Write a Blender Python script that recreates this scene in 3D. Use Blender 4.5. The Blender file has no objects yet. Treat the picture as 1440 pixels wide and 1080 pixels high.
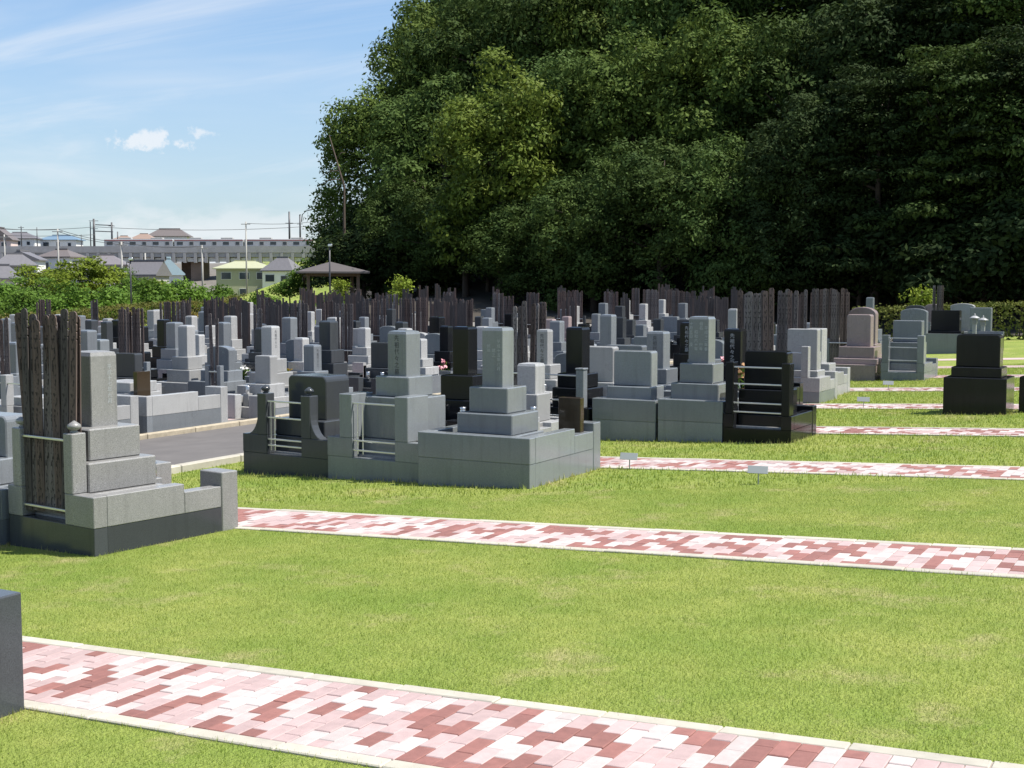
import bpy, bmesh, math, random
import numpy as np
from mathutils import Vector, Matrix
R = math.radians
rnd = random.Random(7)
scene = bpy.context.scene
COL = scene.collection

# ------------------------------------------------------------------ camera
FPX, CX, CY = 1827.0, 720.0, 540.0          # focal length and centre in photo pixels (1440 x 1080)
PITCH = math.atan2(140.0, FPX)
YAW = math.atan2(1005.0, FPX)
EYE = 2.0
cd = bpy.data.cameras.new("camera")
cd.sensor_width = 36.0
cd.lens = 36.0 * FPX / 1440.0
cd.clip_start, cd.clip_end = 0.1, 3000.0
cam = bpy.data.objects.new("camera", cd)
cam.location = (0, 0, EYE)
cam.rotation_euler = (math.pi / 2 - PITCH, 0, YAW)
COL.objects.link(cam)
scene.camera = cam

# ------------------------------------------------------------------ light
SUN_EL, SUN_AZ = R(60), R(20)                # azimuth from +X towards +Y
SDIR = Vector((math.cos(SUN_EL) * math.cos(SUN_AZ), math.cos(SUN_EL) * math.sin(SUN_AZ), math.sin(SUN_EL)))
sl = bpy.data.lights.new("sun", 'SUN')
sl.energy, sl.angle, sl.color = 5.0, R(0.53), (1.0, 0.95, 0.87)
so = bpy.data.objects.new("sun", sl)
so.rotation_euler = (-SDIR).to_track_quat('-Z', 'Y').to_euler()
so.location = (20, 20, 40)
COL.objects.link(so)

world = bpy.data.worlds.new("World")
scene.world = world
world.use_nodes = True
nt = world.node_tree
nt.nodes.clear()
N, L = nt.nodes.new, nt.links.new
wo = N('ShaderNodeOutputWorld'); bg = N('ShaderNodeBackground')
sky = N('ShaderNodeTexSky'); sky.sky_type = 'NISHITA'; sky.sun_disc = False
sky.sun_elevation = SUN_EL; sky.sun_rotation = math.pi / 2 - SUN_AZ
sky.air_density, sky.dust_density, sky.ozone_density = 1.0, 0.7, 1.2
bg.inputs['Strength'].default_value = 0.085
tc = N('ShaderNodeTexCoord'); sep = N('ShaderNodeSeparateXYZ'); L(tc.outputs['Generated'], sep.inputs[0])
def wmath(op, a, b=None):
    n = N('ShaderNodeMath'); n.operation = op
    for i, v in enumerate((a, b)):
        if v is None: continue
        if isinstance(v, (int, float)): n.inputs[i].default_value = v
        else: L(v, n.inputs[i])
    return n.outputs[0]
den = wmath('ADD', wmath('MAXIMUM', sep.outputs[2], 0.0), 0.16)
comb = N('ShaderNodeCombineXYZ')
L(wmath('DIVIDE', sep.outputs[0], den), comb.inputs[0]); L(wmath('DIVIDE', sep.outputs[1], den), comb.inputs[1])
def wnoise(scale, detail, rough, vec, lo, hi, dist=0.0):
    n = N('ShaderNodeTexNoise'); n.inputs['Scale'].default_value = scale
    n.inputs['Detail'].default_value = detail; n.inputs['Roughness'].default_value = rough
    n.inputs['Distortion'].default_value = dist
    L(vec, n.inputs['Vector'])
    r = N('ShaderNodeMapRange'); r.interpolation_type = 'SMOOTHSTEP'
    r.inputs['From Min'].default_value = lo; r.inputs['From Max'].default_value = hi
    L(n.outputs['Fac'], r.inputs['Value']); return r.outputs[0]
wmap = N('ShaderNodeMapping'); wmap.inputs['Rotation'].default_value = (0, 0, 0.5); wmap.inputs['Scale'].default_value = (0.45, 1.5, 1); L(comb.outputs[0], wmap.inputs['Vector'])
veil = wmath('MAXIMUM', wnoise(0.8, 5, 0.55, comb.outputs[0], 0.42, 0.80, 0.6), wnoise(0.9, 6, 0.6, wmap.outputs[0], 0.44, 0.74, 1.2))
# low cumulus in a band above the horizon, all round
map2 = N('ShaderNodeMapping'); map2.inputs['Scale'].default_value = (9, 9, 26); L(tc.outputs['Generated'], map2.inputs['Vector'])
puff = wnoise(1.0, 6, 0.6, map2.outputs[0], 0.44, 0.60)
band = N('ShaderNodeMapRange'); band.interpolation_type = 'SMOOTHSTEP'
band.inputs['From Min'].default_value = 0.085; band.inputs['From Max'].default_value = 0.02
L(sep.outputs[2], band.inputs['Value'])
lowc = wmath('MULTIPLY', puff, band.outputs[0])
# one small cumulus low in the west
def cloud_at(dirv, sx, sz, amp):
    d = Vector(dirv).normalized()
    vm = N('ShaderNodeVectorMath'); vm.operation = 'SUBTRACT'; L(tc.outputs['Generated'], vm.inputs[0]); vm.inputs[1].default_value = d
    mp = N('ShaderNodeMapping'); mp.inputs['Scale'].default_value = (1 / sx, 1 / sx, 1 / sz); L(vm.outputs[0], mp.inputs['Vector'])
    ln = N('ShaderNodeVectorMath'); ln.operation = 'LENGTH'; L(mp.outputs[0], ln.inputs[0])
    nn = wnoise(58.0, 6, 0.65, tc.outputs['Generated'], 0.2, 0.8)
    s = wmath('SUBTRACT', wmath('ADD', -0.1, wmath('MULTIPLY', nn, 2.1)), ln.outputs['Value'])
    r = N('ShaderNodeMapRange'); r.interpolation_type = 'SMOOTHSTEP'; r.inputs['From Max'].default_value = 0.8
    L(s, r.inputs['Value']); return wmath('MULTIPLY', r.outputs[0], amp)
def pixray(px, py):
    a, b = (px - CX) / FPX, -(py - CY) / FPX
    c, s = math.cos(PITCH), math.sin(PITCH)
    x, y, z = a, c + b * s, -s + b * c
    cy, sy = math.cos(YAW), math.sin(YAW)
    return Vector((x * cy - y * sy, x * sy + y * cy, z))
c1 = cloud_at(pixray(222, 203), 0.026, 0.008, 0.75)
c2 = cloud_at(pixray(284, 186), 0.010, 0.006, 0.6)
haze_h = N('ShaderNodeMapRange'); haze_h.interpolation_type = 'SMOOTHSTEP'
haze_h.inputs['From Min'].default_value = 0.30; haze_h.inputs['From Max'].default_value = 0.0
L(sep.outputs[2], haze_h.inputs['Value'])
cl = wmath('MULTIPLY', veil, 0.62)
cl = wmath('MAXIMUM', cl, wmath('MULTIPLY', lowc, 0.8))
cl = wmath('MAXIMUM', cl, wmath('MAXIMUM', c1, c2))
mixc = N('ShaderNodeMixRGB'); mixc.inputs['Color2'].default_value = (6.4, 6.6, 6.9, 1)
L(cl, mixc.inputs['Fac'])
tint = N('ShaderNodeMixRGB'); tint.blend_type = 'MULTIPLY'; tint.inputs['Fac'].default_value = 1.0; tint.inputs['Color2'].default_value = (0.86, 1.06, 1.22, 1)
L(sky.outputs[0], tint.inputs['Color1'])
hz = N('ShaderNodeMixRGB'); hz.inputs['Color2'].default_value = (4.1, 4.5, 5.0, 1); L(wmath('MULTIPLY', haze_h.outputs[0], 0.55), hz.inputs['Fac']); L(tint.outputs[0], hz.inputs['Color1'])
L(hz.outputs[0], mixc.inputs['Color1'])
L(mixc.outputs[0], bg.inputs['Color']); L(bg.outputs[0], wo.inputs['Surface'])

vs = scene.view_settings
vs.view_transform = 'Standard'; vs.look = 'None'; vs.exposure = 0.75; vs.gamma = 1.0; vs.use_curve_mapping = False
scene.render.engine = 'CYCLES'
cyc = scene.cycles
cyc.max_bounces, cyc.diffuse_bounces, cyc.glossy_bounces, cyc.transmission_bounces = 6, 3, 3, 3
cyc.use_denoising = True
cyc.caustics_reflective = cyc.caustics_refractive = False

# ------------------------------------------------------------------ positions
def at(px, py, F):
    """point seen at photo pixel (px,py), F metres along the optical axis"""
    return Vector((0, 0, EYE)) + pixray(px, py) * F
def fwd(p):
    c, s = math.cos(PITCH), math.sin(PITCH); y = -p[0] * math.sin(YAW) + p[1] * math.cos(YAW)
    return y * c - (p[2] - EYE) * s
def topix(p):
    cy, sy = math.cos(YAW), math.sin(YAW)
    x = p[0] * cy + p[1] * sy; y = -p[0] * sy + p[1] * cy; z = p[2] - EYE
    c, s = math.cos(PITCH), math.sin(PITCH)
    Fd = y * c - z * s; U = y * s + z * c
    return (CX + FPX * x / Fd, CY - FPX * U / Fd) if Fd > 0.1 else (-9e9, 0)
def sst(a, b, x):
    t = np.clip((x - a) / (b - a), 0, 1); return t * t * (3 - 2 * t)
def zg(X, Y):
    """terrain height: the cemetery falls to the left, the wooded hill rises behind"""
    X = np.asarray(X, float); Y = np.asarray(Y, float)
    z = 0.042 * np.clip(X, -16.8, 14.0)
    z = z + 0.62 * sst(36, 64, Y) * sst(-66, -46, X) * (1 - sst(-28, -15, X))
    z = z + 1.15 * sst(64, 76, Y) * sst(-80, -66, X - 0.0 * Y) * (1 - sst(-48, -30, X))
    edge = 66.0 - 0.26 * (X + 8.0)
    s = Y - edge - 3.0
    z = z + np.minimum(0.34 * np.maximum(s, 0), 20.0) * sst(4.0, 26.0, X + 0.768 * Y)
    z = z + 9.0 * sst(210, 300, Y) * sst(-150, -220, X)
    return z
def zgf(x, y): return float(zg(x, y))

# ------------------------------------------------------------------ materials
MATS = {}
def newmat(name):
    m = bpy.data.materials.new(name); m.use_nodes = True
    n = m.node_tree; n.nodes.clear()
    out = n.nodes.new('ShaderNodeOutputMaterial'); b = n.nodes.new('ShaderNodeBsdfPrincipled')
    n.links.new(b.outputs[0], out.inputs['Surface'])
    return m, n, b, out
def nmath(n, op, a, b=None):
    q = n.nodes.new('ShaderNodeMath'); q.operation = op
    for i, v in enumerate((a, b)):
        if v is None: continue
        if isinstance(v, (int, float)): q.inputs[i].default_value = v
        else: n.links.new(v, q.inputs[i])
    return q.outputs[0]
def nnoise(n, scale, detail=3, rough=0.5, vec=None, lo=0.3, hi=0.7):
    t = n.nodes.new('ShaderNodeTexNoise'); t.inputs['Scale'].default_value = scale
    t.inputs['Detail'].default_value = detail; t.inputs['Roughness'].default_value = rough
    if vec is not None: n.links.new(vec, t.inputs['Vector'])
    r = n.nodes.new('ShaderNodeMapRange'); r.inputs['From Min'].default_value = lo; r.inputs['From Max'].default_value = hi
    n.links.new(t.outputs['Fac'], r.inputs['Value']); return r.outputs[0]
def nmix(n, fac, a, b, mode='MIX'):
    q = n.nodes.new('ShaderNodeMixRGB'); q.blend_type = mode
    for i, v in zip(('Fac', 'Color1', 'Color2'), (fac, a, b)):
        if isinstance(v, (int, float)): q.inputs[i].default_value = v
        elif isinstance(v, tuple): q.inputs[i].default_value = (*v, 1)
        else: n.links.new(v, q.inputs[i])
    return q.outputs[0]
def bump(n, b, h, strength, dist=0.01):
    q = n.nodes.new('ShaderNodeBump'); q.inputs['Strength'].default_value = strength; q.inputs['Distance'].default_value = dist
    n.links.new(h, q.inputs['Height']); n.links.new(q.outputs[0], b.inputs['Normal'])
def wpos(n): return n.nodes.new('ShaderNodeNewGeometry').outputs['Position']
def orand(n): return n.nodes.new('ShaderNodeObjectInfo').outputs['Random']

def granite(key, c, rough, speck=0.35, var=0.16, spec=0.5):
    m, n, b, _ = newmat('granite_' + key)
    P = wpos(n)
    grain = nnoise(n, 190, 2, 0.7, P, 0.34, 0.66)
    cloud = nnoise(n, 2.3, 4, 0.6, P)
    c0 = tuple(x * (1 - speck) for x in c); c1 = tuple(min(1, x * (1 + speck)) for x in c)
    col = nmix(n, grain, c0, c1)
    col = nmix(n, nmath(n, 'MULTIPLY', cloud, 0.35), col, tuple(x * 0.72 for x in c))
    v = nmath(n, 'ADD', 1 - var, nmath(n, 'MULTIPLY', orand(n), 2 * var))
    vc = n.nodes.new('ShaderNodeCombineXYZ')
    for i in range(3): n.links.new(v, vc.inputs[i])
    col = nmix(n, 1.0, col, vc.outputs[0], 'MULTIPLY')
    # rain streaks: faint vertical dirt
    mp = n.nodes.new('ShaderNodeMapping'); mp.inputs['Scale'].default_value = (14, 14, 1.2); n.links.new(P, mp.inputs['Vector'])
    st = nnoise(n, 1.0, 4, 0.6, mp.outputs[0], 0.52, 0.75)
    col = nmix(n, nmath(n, 'MULTIPLY', st, 0.42), col, tuple(x * 0.55 for x in c))
    n.links.new(col, b.inputs['Base Color'])
    rr = nmath(n, 'ADD', rough * 0.8, nmath(n, 'MULTIPLY', cloud, rough * 0.5)); n.links.new(rr, b.inputs['Roughness'])
    b.inputs['Specular IOR Level'].default_value = spec
    bump(n, b, grain, 0.05, 0.002)
    MATS[key] = m
granite('L', (0.33, 0.33, 0.325), 0.30, 0.5)
granite('M', (0.175, 0.190, 0.205), 0.22)
granite('G', (0.188, 0.204, 0.215), 0.15, 0.25, 0.1)
granite('D', (0.052, 0.057, 0.063), 0.16, 0.25, spec=0.3)
granite('K', (0.014, 0.015, 0.017), 0.10, 0.3, 0.2, spec=0.22)
granite('P', (0.29, 0.228, 0.222), 0.25)
granite('S', (0.225, 0.222, 0.215), 0.32, 0.55, 0.05)
granite('B', (0.042, 0.030, 0.018), 0.06, 0.2, 0.05)

def plain(key, c, rough=0.6, metal=0.0, var=0.0, nscale=0, namt=0.3, spec=0.5, bmp=0.0):
    m, n, b, _ = newmat(key)
    col = None
    if nscale:
        q = nnoise(n, nscale, 5, 0.6, wpos(n)); col = nmix(n, nmath(n, 'MULTIPLY', q, namt), c, tuple(x * 0.45 for x in c))
        if bmp: bump(n, b, q, bmp, 0.01)
    if var:
        v = nmath(n, 'ADD', 1 - var, nmath(n, 'MULTIPLY', orand(n), 2 * var)); vc = n.nodes.new('ShaderNodeCombineXYZ')
        for i in range(3): n.links.new(v, vc.inputs[i])
        col = nmix(n, 1.0, col if col is not None else c, vc.outputs[0], 'MULTIPLY')
    if col is not None: n.links.new(col, b.inputs['Base Color'])
    else: b.inputs['Base Color'].default_value = (*c, 1)
    b.inputs['Roughness'].default_value = rough; b.inputs['Metallic'].default_value = metal
    b.inputs['Specular IOR Level'].default_value = spec
    MATS[key] = m; return m
plain('steel', (0.62, 0.63, 0.64), 0.3, 0.9)
plain('gravel', (0.42, 0.41, 0.39), 0.9, nscale=60, namt=0.7)
plain('letter_dark', (0.03, 0.03, 0.032), 0.6)
plain('letter_pale', (0.36, 0.38, 0.39), 0.7)
plain('asphalt', (0.125, 0.114, 0.107), 0.85, nscale=2.2, namt=0.45, bmp=0.2)
plain('concrete', (0.44, 0.41, 0.34), 0.8, var=0.08, nscale=9, namt=0.35)
plain('kerb_old', (0.42, 0.36, 0.26), 0.85, nscale=7, namt=0.6)
plain('brick_red', (0.255, 0.112, 0.095), 0.85, var=0.16, nscale=16, namt=0.42, bmp=0.15)
plain('brick_pink', (0.42, 0.308, 0.296), 0.85, var=0.12, nscale=16, namt=0.28, bmp=0.15)
plain('brick_pale', (0.47, 0.405, 0.385), 0.85, var=0.10, nscale=16, namt=0.28, bmp=0.15)
plain('sand_joint', (0.36, 0.30, 0.26), 0.95, nscale=50, namt=0.5)
plain('sign_plate', (0.30, 0.32, 0.32), 0.5)
plain('dark_metal', (0.06, 0.06, 0.065), 0.45, 0.5)
plain('pole_concrete', (0.33, 0.32, 0.30), 0.8)
plain('wire', (0.05, 0.05, 0.05), 0.6)
plain('wall_cream', (0.62, 0.56, 0.42), 0.8); plain('wall_white', (0.7, 0.69, 0.66), 0.8)
plain('wall_green', (0.34, 0.34, 0.24), 0.8); plain('wall_grey', (0.36, 0.35, 0.34), 0.8); plain('wall_pink', (0.60, 0.48, 0.44), 0.8)
plain('roof_grey', (0.14, 0.135, 0.145), 0.6, nscale=3, namt=0.3); plain('roof_brown', (0.135, 0.115, 0.11), 0.6, nscale=3, namt=0.3)
plain('roof_purple', (0.165, 0.15, 0.16), 0.6, nscale=3, namt=0.3); plain('roof_green', (0.36, 0.37, 0.24), 0.6, nscale=3, namt=0.2)
plain('roof_cyan', (0.40, 0.52, 0.57), 0.45); plain('roof_blue', (0.13, 0.20, 0.27), 0.5); plain('roof_orange', (0.24, 0.17, 0.135), 0.7)
plain('glass', (0.035, 0.045, 0.055), 0.08); plain('frame_white', (0.62, 0.62, 0.6), 0.6)
plain('viaduct', (0.38, 0.365, 0.365), 0.9, nscale=0.6, namt=0.4); plain('viaduct_pale', (0.68, 0.67, 0.65), 0.8)
plain('pier_brown', (0.20, 0.145, 0.115), 0.85, nscale=0.8, namt=0.4); plain('train_silver', (0.42, 0.42, 0.43), 0.35, 0.2); plain('train_stripe', (0.30, 0.12, 0.12), 0.5)
plain('bark', (0.075, 0.055, 0.042), 0.9, nscale=6, namt=0.6, bmp=0.6)
plain('timber', (0.16, 0.105, 0.07), 0.75, nscale=5, namt=0.4); plain('pavilion_roof', (0.085, 0.074, 0.072), 0.7, nscale=2, namt=0.3)
plain('brick_wall', (0.27, 0.15, 0.12), 0.85, nscale=4, namt=0.4)
plain('plywood', (0.50, 0.27, 0.11), 0.7, nscale=2, namt=0.2)
plain('petal_white', (0.8, 0.79, 0.74), 0.7); plain('petal_pink', (0.72, 0.34, 0.38), 0.7); plain('petal_orange', (0.75, 0.30, 0.07), 0.7)
plain('petal_red', (0.55, 0.06, 0.07), 0.7); plain('petal_dry', (0.30, 0.16, 0.07), 0.8); plain('petal_yellow', (0.72, 0.52, 0.10), 0.7)
plain('stem_green', (0.10, 0.17, 0.03), 0.7)

# weathered wooden boards with a stripe of brushed writing
def board_material(key, c):
    m, n, b, _ = newmat('board_' + key)
    T = n.nodes.new('ShaderNodeTexCoord').outputs['Object']
    mp = n.nodes.new('ShaderNodeMapping'); mp.inputs['Scale'].default_value = (60, 60, 3); n.links.new(T, mp.inputs['Vector'])
    fib = nnoise(n, 1.0, 5, 0.65, mp.outputs[0], 0.3, 0.7)
    col = nmix(n, fib, tuple(x * 0.55 for x in c), tuple(x * 1.35 for x in c))
    v = nmath(n, 'ADD', 0.68, nmath(n, 'MULTIPLY', orand(n), 0.7)); vc = n.nodes.new('ShaderNodeCombineXYZ')
    for i in range(3): n.links.new(v, vc.inputs[i])
    col = nmix(n, 1.0, col, vc.outputs[0], 'MULTIPLY')
    mp2 = n.nodes.new('ShaderNodeMapping'); mp2.inputs['Scale'].default_value = (38, 1, 17); n.links.new(T, mp2.inputs['Vector'])
    ink = nnoise(n, 1.0, 3, 0.6, mp2.outputs[0], 0.53, 0.56)
    s2 = n.nodes.new('ShaderNodeSeparateXYZ'); n.links.new(T, s2.inputs[0])
    stripe = nmath(n, 'LESS_THAN', nmath(n, 'ABSOLUTE', s2.outputs[0]), 0.027)
    col = nmix(n, nmath(n, 'MULTIPLY', nmath(n, 'MULTIPLY', ink, stripe), 0.8), col, (0.015, 0.013, 0.013))
    n.links.new(col, b.inputs['Base Color']); b.inputs['Roughness'].default_value = 0.85; b.inputs['Specular IOR Level'].default_value = 0.25
    MATS['board_' + key] = m
board_material('grey', (0.105, 0.09, 0.086)); board_material('brown', (0.112, 0.082, 0.072)); board_material('pale', (0.185, 0.165, 0.155))

def leaf_material(key, c, c2, trans=0.22, nscale=0.5, rough=0.55):
    m, n, b, out = newmat('leaf_' + key)
    P = wpos(n)
    q = nnoise(n, nscale, 3, 0.6, P, 0.3, 0.7); q2 = nnoise(n, 7.0, 2, 0.6, P, 0.25, 0.75)
    col = nmix(n, q, c, c2); col = nmix(n, nmath(n, 'MULTIPLY', q2, 0.5), col, tuple(x * 0.45 for x in c))
    v = nmath(n, 'ADD', 0.8, nmath(n, 'MULTIPLY', orand(n), 0.4)); vc = n.nodes.new('ShaderNodeCombineXYZ')
    for i in range(3): n.links.new(v, vc.inputs[i])
    col = nmix(n, 1.0, col, vc.outputs[0], 'MULTIPLY')
    n.links.new(col, b.inputs['Base Color']); b.inputs['Roughness'].default_value = rough; b.inputs['Specular IOR Level'].default_value = 0.08
    tr = n.nodes.new('ShaderNodeBsdfTranslucent'); n.links.new(col, tr.inputs['Color'])
    mx = n.nodes.new('ShaderNodeMixShader'); mx.inputs[0].default_value = trans
    n.links.new(b.outputs[0], mx.inputs[1]); n.links.new(tr.outputs[0], mx.inputs[2]); n.links.new(mx.outputs[0], out.inputs['Surface'])
    MATS['leaf_' + key] = m
leaf_material('dark', (0.050, 0.088, 0.024), (0.092, 0.135, 0.032), 0.22, 0.4, 0.7)
leaf_material('mid', (0.074, 0.122, 0.028), (0.138, 0.182, 0.038), 0.22, 0.4, 0.7)
leaf_material('bright', (0.105, 0.160, 0.026), (0.175, 0.215, 0.038))
leaf_material('conifer', (0.024, 0.042, 0.014), (0.046, 0.070, 0.020), 0.15, 0.4, 0.75)  # darker leaf copy: shade of right-hand trees and understory put into the colour
leaf_material('garden', (0.075, 0.150, 0.024), (0.16, 0.26, 0.04), 0.3, 1.2)
leaf_material('lime', (0.15, 0.22, 0.025), (0.24, 0.29, 0.04), 0.3, 2.0)
leaf_material('hedge', (0.075, 0.105, 0.025), (0.20, 0.165, 0.045), 0.2, 0.9)
leaf_material('hedge_lime', (0.07, 0.095, 0.025), (0.19, 0.20, 0.045), 0.2, 1.3)
leaf_material('rust', (0.20, 0.16, 0.035), (0.28, 0.15, 0.035), 0.2, 1.5)

# lawn: ground sheet and blades share the same patches of dry grass
def lawn_colour(n, dark):
    P = wpos(n)
    big = nnoise(n, 0.75, 5, 0.65, P, 0.36, 0.64); mid = nnoise(n, 4.5, 4, 0.65, P, 0.38, 0.66); dry = nnoise(n, 1.3, 6, 0.72, P, 0.54, 0.72)
    g0, g1, d0 = (0.235, 0.322, 0.060), (0.385, 0.415, 0.108), (0.50, 0.42, 0.22)
    if dark: g0, g1, d0 = [tuple(x * dark for x in q) for q in (g0, g1, d0)]
    col = nmix(n, big, g0, g1); col = nmix(n, nmath(n, 'MULTIPLY', mid, 0.4), col, tuple(x * 0.78 for x in g0))
    return nmix(n, nmath(n, 'MULTIPLY', dry, 0.75), col, d0)
m, n, b, _ = newmat('lawn'); MATS['lawn'] = m
fine = nnoise(n, 46, 3, 0.7, wpos(n), 0.3, 0.7)
col = nmix(n, nmath(n, 'MULTIPLY', fine, 0.55), lawn_colour(n, 0.95), (0.13, 0.17, 0.035))
n.links.new(col, b.inputs['Base Color']); b.inputs['Roughness'].default_value = 0.9; b.inputs['Specular IOR Level'].default_value = 0.15
bump(n, b, fine, 0.7, 0.03)
m, n, b, out = newmat('blade'); MATS['blade'] = m
v = nmath(n, 'ADD', 0.72, nmath(n, 'MULTIPLY', orand(n), 0.5))
at_ = n.nodes.new('ShaderNodeAttribute'); at_.attribute_name = 'dry'
n.links.new(nmix(n, at_.outputs['Fac'], lawn_colour(n, 0), (0.47, 0.37, 0.19)), b.inputs['Base Color']); b.inputs['Roughness'].default_value = 0.6; b.inputs['Specular IOR Level'].default_value = 0.3
tr = n.nodes.new('ShaderNodeBsdfTranslucent'); tr.inputs['Color'].default_value = (0.36, 0.44, 0.06, 1)
mx = n.nodes.new('ShaderNodeMixShader'); mx.inputs[0].default_value = 0.35
n.links.new(b.outputs[0], mx.inputs[1]); n.links.new(tr.outputs[0], mx.inputs[2]); n.links.new(mx.outputs[0], out.inputs['Surface'])

# ------------------------------------------------------------------ mesh helpers
def tag(o, label=None, cat=None, group=None, kind=None):
    if label: o['label'] = label
    if cat: o['category'] = cat
    if group: o['group'] = group
    if kind: o['kind'] = kind
    return o
def obj(name, me, parent=None, loc=(0, 0, 0), rot=(0, 0, 0), scale=None):
    o = bpy.data.objects.new(name, me); COL.objects.link(o)
    o.location = loc; o.rotation_euler = rot
    if scale is not None: o.scale = scale if not isinstance(scale, (int, float)) else (scale,) * 3
    if parent is not None: o.parent = parent
    return o
def empty(name, loc, rz=0.0):
    o = bpy.data.objects.new(name, None); COL.objects.link(o); o.location = loc; o.rotation_euler = (0, 0, rz); o.empty_display_size = 0.2
    return o
def mesh(name, verts, faces, mat, smooth=False):
    me = bpy.data.meshes.new(name); me.from_pydata([tuple(v) for v in verts], [], faces)
    if mat is not None: me.materials.append(MATS[mat] if isinstance(mat, str) else mat)
    if smooth: me.polygons.foreach_set('use_smooth', [True] * len(me.polygons))
    me.update(); return me
CACHE = {}
def box(w, d, h, mat, bev=0.008, name='block'):
    """box centred in x,y with its base at z=0, edges bevelled"""
    k = ('box', round(w, 3), round(d, 3), round(h, 3), mat, bev)
    if k in CACHE: return CACHE[k]
    bm = bmesh.new(); bmesh.ops.create_cube(bm, size=1.0)
    for v in bm.verts: v.co = Vector((v.co.x * w, v.co.y * d, (v.co.z + 0.5) * h))
    if bev: bmesh.ops.bevel(bm, geom=bm.edges[:], offset=min(bev, 0.3 * min(w, d, h)), segments=1, affect='EDGES')
    me = bpy.data.meshes.new(name); bm.to_mesh(me); bm.free(); me.materials.append(MATS[mat]); CACHE[k] = me
    return me
def prism(profile, depth, mat, axis='y', bev=0.006, key=None):
    """extrude an (x,z) outline by depth along y, centred"""
    k = ('prism', tuple((round(a, 3), round(b, 3)) for a, b in profile), round(depth, 3), mat, bev)
    if k in CACHE: return CACHE[k]
    bm = bmesh.new()
    f0 = [bm.verts.new((x, -depth / 2, z)) for x, z in profile]; f1 = [bm.verts.new((x, depth / 2, z)) for x, z in profile]
    bm.faces.new(f0); bm.faces.new(f1[::-1]); nn = len(profile)
    for i in range(nn): bm.faces.new((f0[i], f1[i], f1[(i + 1) % nn], f0[(i + 1) % nn]))
    bmesh.ops.recalc_face_normals(bm, faces=bm.faces[:])
    if bev:
        ed = [e for e in bm.edges if abs(e.verts[0].co.y - e.verts[1].co.y) < 1e-6]
        bmesh.ops.bevel(bm, geom=ed, offset=bev, segments=1, affect='EDGES')
    me = bpy.data.meshes.new('prism'); bm.to_mesh(me); bm.free(); me.materials.append(MATS[mat]); CACHE[k] = me
    return me
def boxes(items, mat, name='blocks', slope=0.0):
    """several boxes joined in one mesh: items = (cx,cy,z0,w,d,h)"""
    V, F = [], []
    for cx, cy, z0, w, d, h in items:
        o = len(V); e = slope * w / 2
        for z in (z0, z0 + h):
            V += [(cx - w / 2, cy - d / 2, z - e), (cx + w / 2, cy - d / 2, z + e), (cx + w / 2, cy + d / 2, z + e), (cx - w / 2, cy + d / 2, z - e)]
        F += [(o, o + 3, o + 2, o + 1), (o + 4, o + 5, o + 6, o + 7)] + [(o + i, o + (i + 1) % 4, o + 4 + (i + 1) % 4, o + 4 + i) for i in range(4)]
    return mesh(name, V, F, mat)
def lathe(prof, seg, mat, key=None):
    """revolve (r,z) points"""
    k = ('lathe', tuple(prof), seg, mat)
    if k in CACHE: return CACHE[k]
    V, F = [], []
    for r, z in prof:
        V += [(r * math.cos(2 * math.pi * i / seg), r * math.sin(2 * math.pi * i / seg), z) for i in range(seg)]
    for j in range(len(prof) - 1):
        for i in range(seg): F.append((j * seg + i, j * seg + (i + 1) % seg, (j + 1) * seg + (i + 1) % seg, (j + 1) * seg + i))
    F.append(tuple(range(seg))[::-1]); F.append(tuple((len(prof) - 1) * seg + i for i in range(seg)))
    me = mesh('turned', V, F, mat, True); CACHE[k] = me; return me
def tube(points, radii, seg, mat, name='tube', into=None):
    V, F = into if into else ([], [])
    pts = [Vector(p) for p in points]; o = len(V)
    for i, p in enumerate(pts):
        t = (pts[min(i + 1, len(pts) - 1)] - pts[max(i - 1, 0)]).normalized()
        a = t.orthogonal().normalized(); bb = t.cross(a)
        r = radii[i] if isinstance(radii, (list, tuple)) else radii
        V += [tuple(p + (a * math.cos(2 * math.pi * k / seg) + bb * math.sin(2 * math.pi * k / seg)) * r) for k in range(seg)]
    for j in range(len(pts) - 1):
        for k in range(seg): F.append((o + j * seg + k, o + j * seg + (k + 1) % seg, o + (j + 1) * seg + (k + 1) % seg, o + (j + 1) * seg + k))
    F.append(tuple(o + k for k in range(seg))[::-1]); F.append(tuple(o + (len(pts) - 1) * seg + k for k in range(seg)))
    if into: return None
    return mesh(name, V, F, mat, True)
def leaves(cent, nrm, size, mat, aspect=0.55, rs=None, name='foliage'):
    """one small diamond-shaped face per leaf spray"""
    rs = rs or np.random.RandomState(1); n = len(cent)
    t = rs.normal(size=(n, 3)); nn = nrm / (np.linalg.norm(nrm, axis=1, keepdims=True) + 1e-9)
    t -= nn * (t * nn).sum(1, keepdims=True); t /= np.linalg.norm(t, axis=1, keepdims=True) + 1e-9
    bb = np.cross(nn, t); s = size[:, None]
    V = np.empty((n, 4, 3)); V[:, 0] = cent - t * s * 0.5; V[:, 1] = cent + bb * s * 0.5 * aspect - nn * s * 0.06
    V[:, 2] = cent + t * s * 0.5; V[:, 3] = cent - bb * s * 0.5 * aspect - nn * s * 0.06
    me = bpy.data.meshes.new(name); me.vertices.add(4 * n); me.vertices.foreach_set('co', V.reshape(-1).astype(np.float32))
    me.loops.add(4 * n); me.loops.foreach_set('vertex_index', np.arange(4 * n, dtype=np.int32))
    me.polygons.add(n); me.polygons.foreach_set('loop_start', np.arange(0, 4 * n, 4, dtype=np.int32))
    me.materials.append(MATS[mat]); me.update(calc_edges=True); me.validate(); return me

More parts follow.
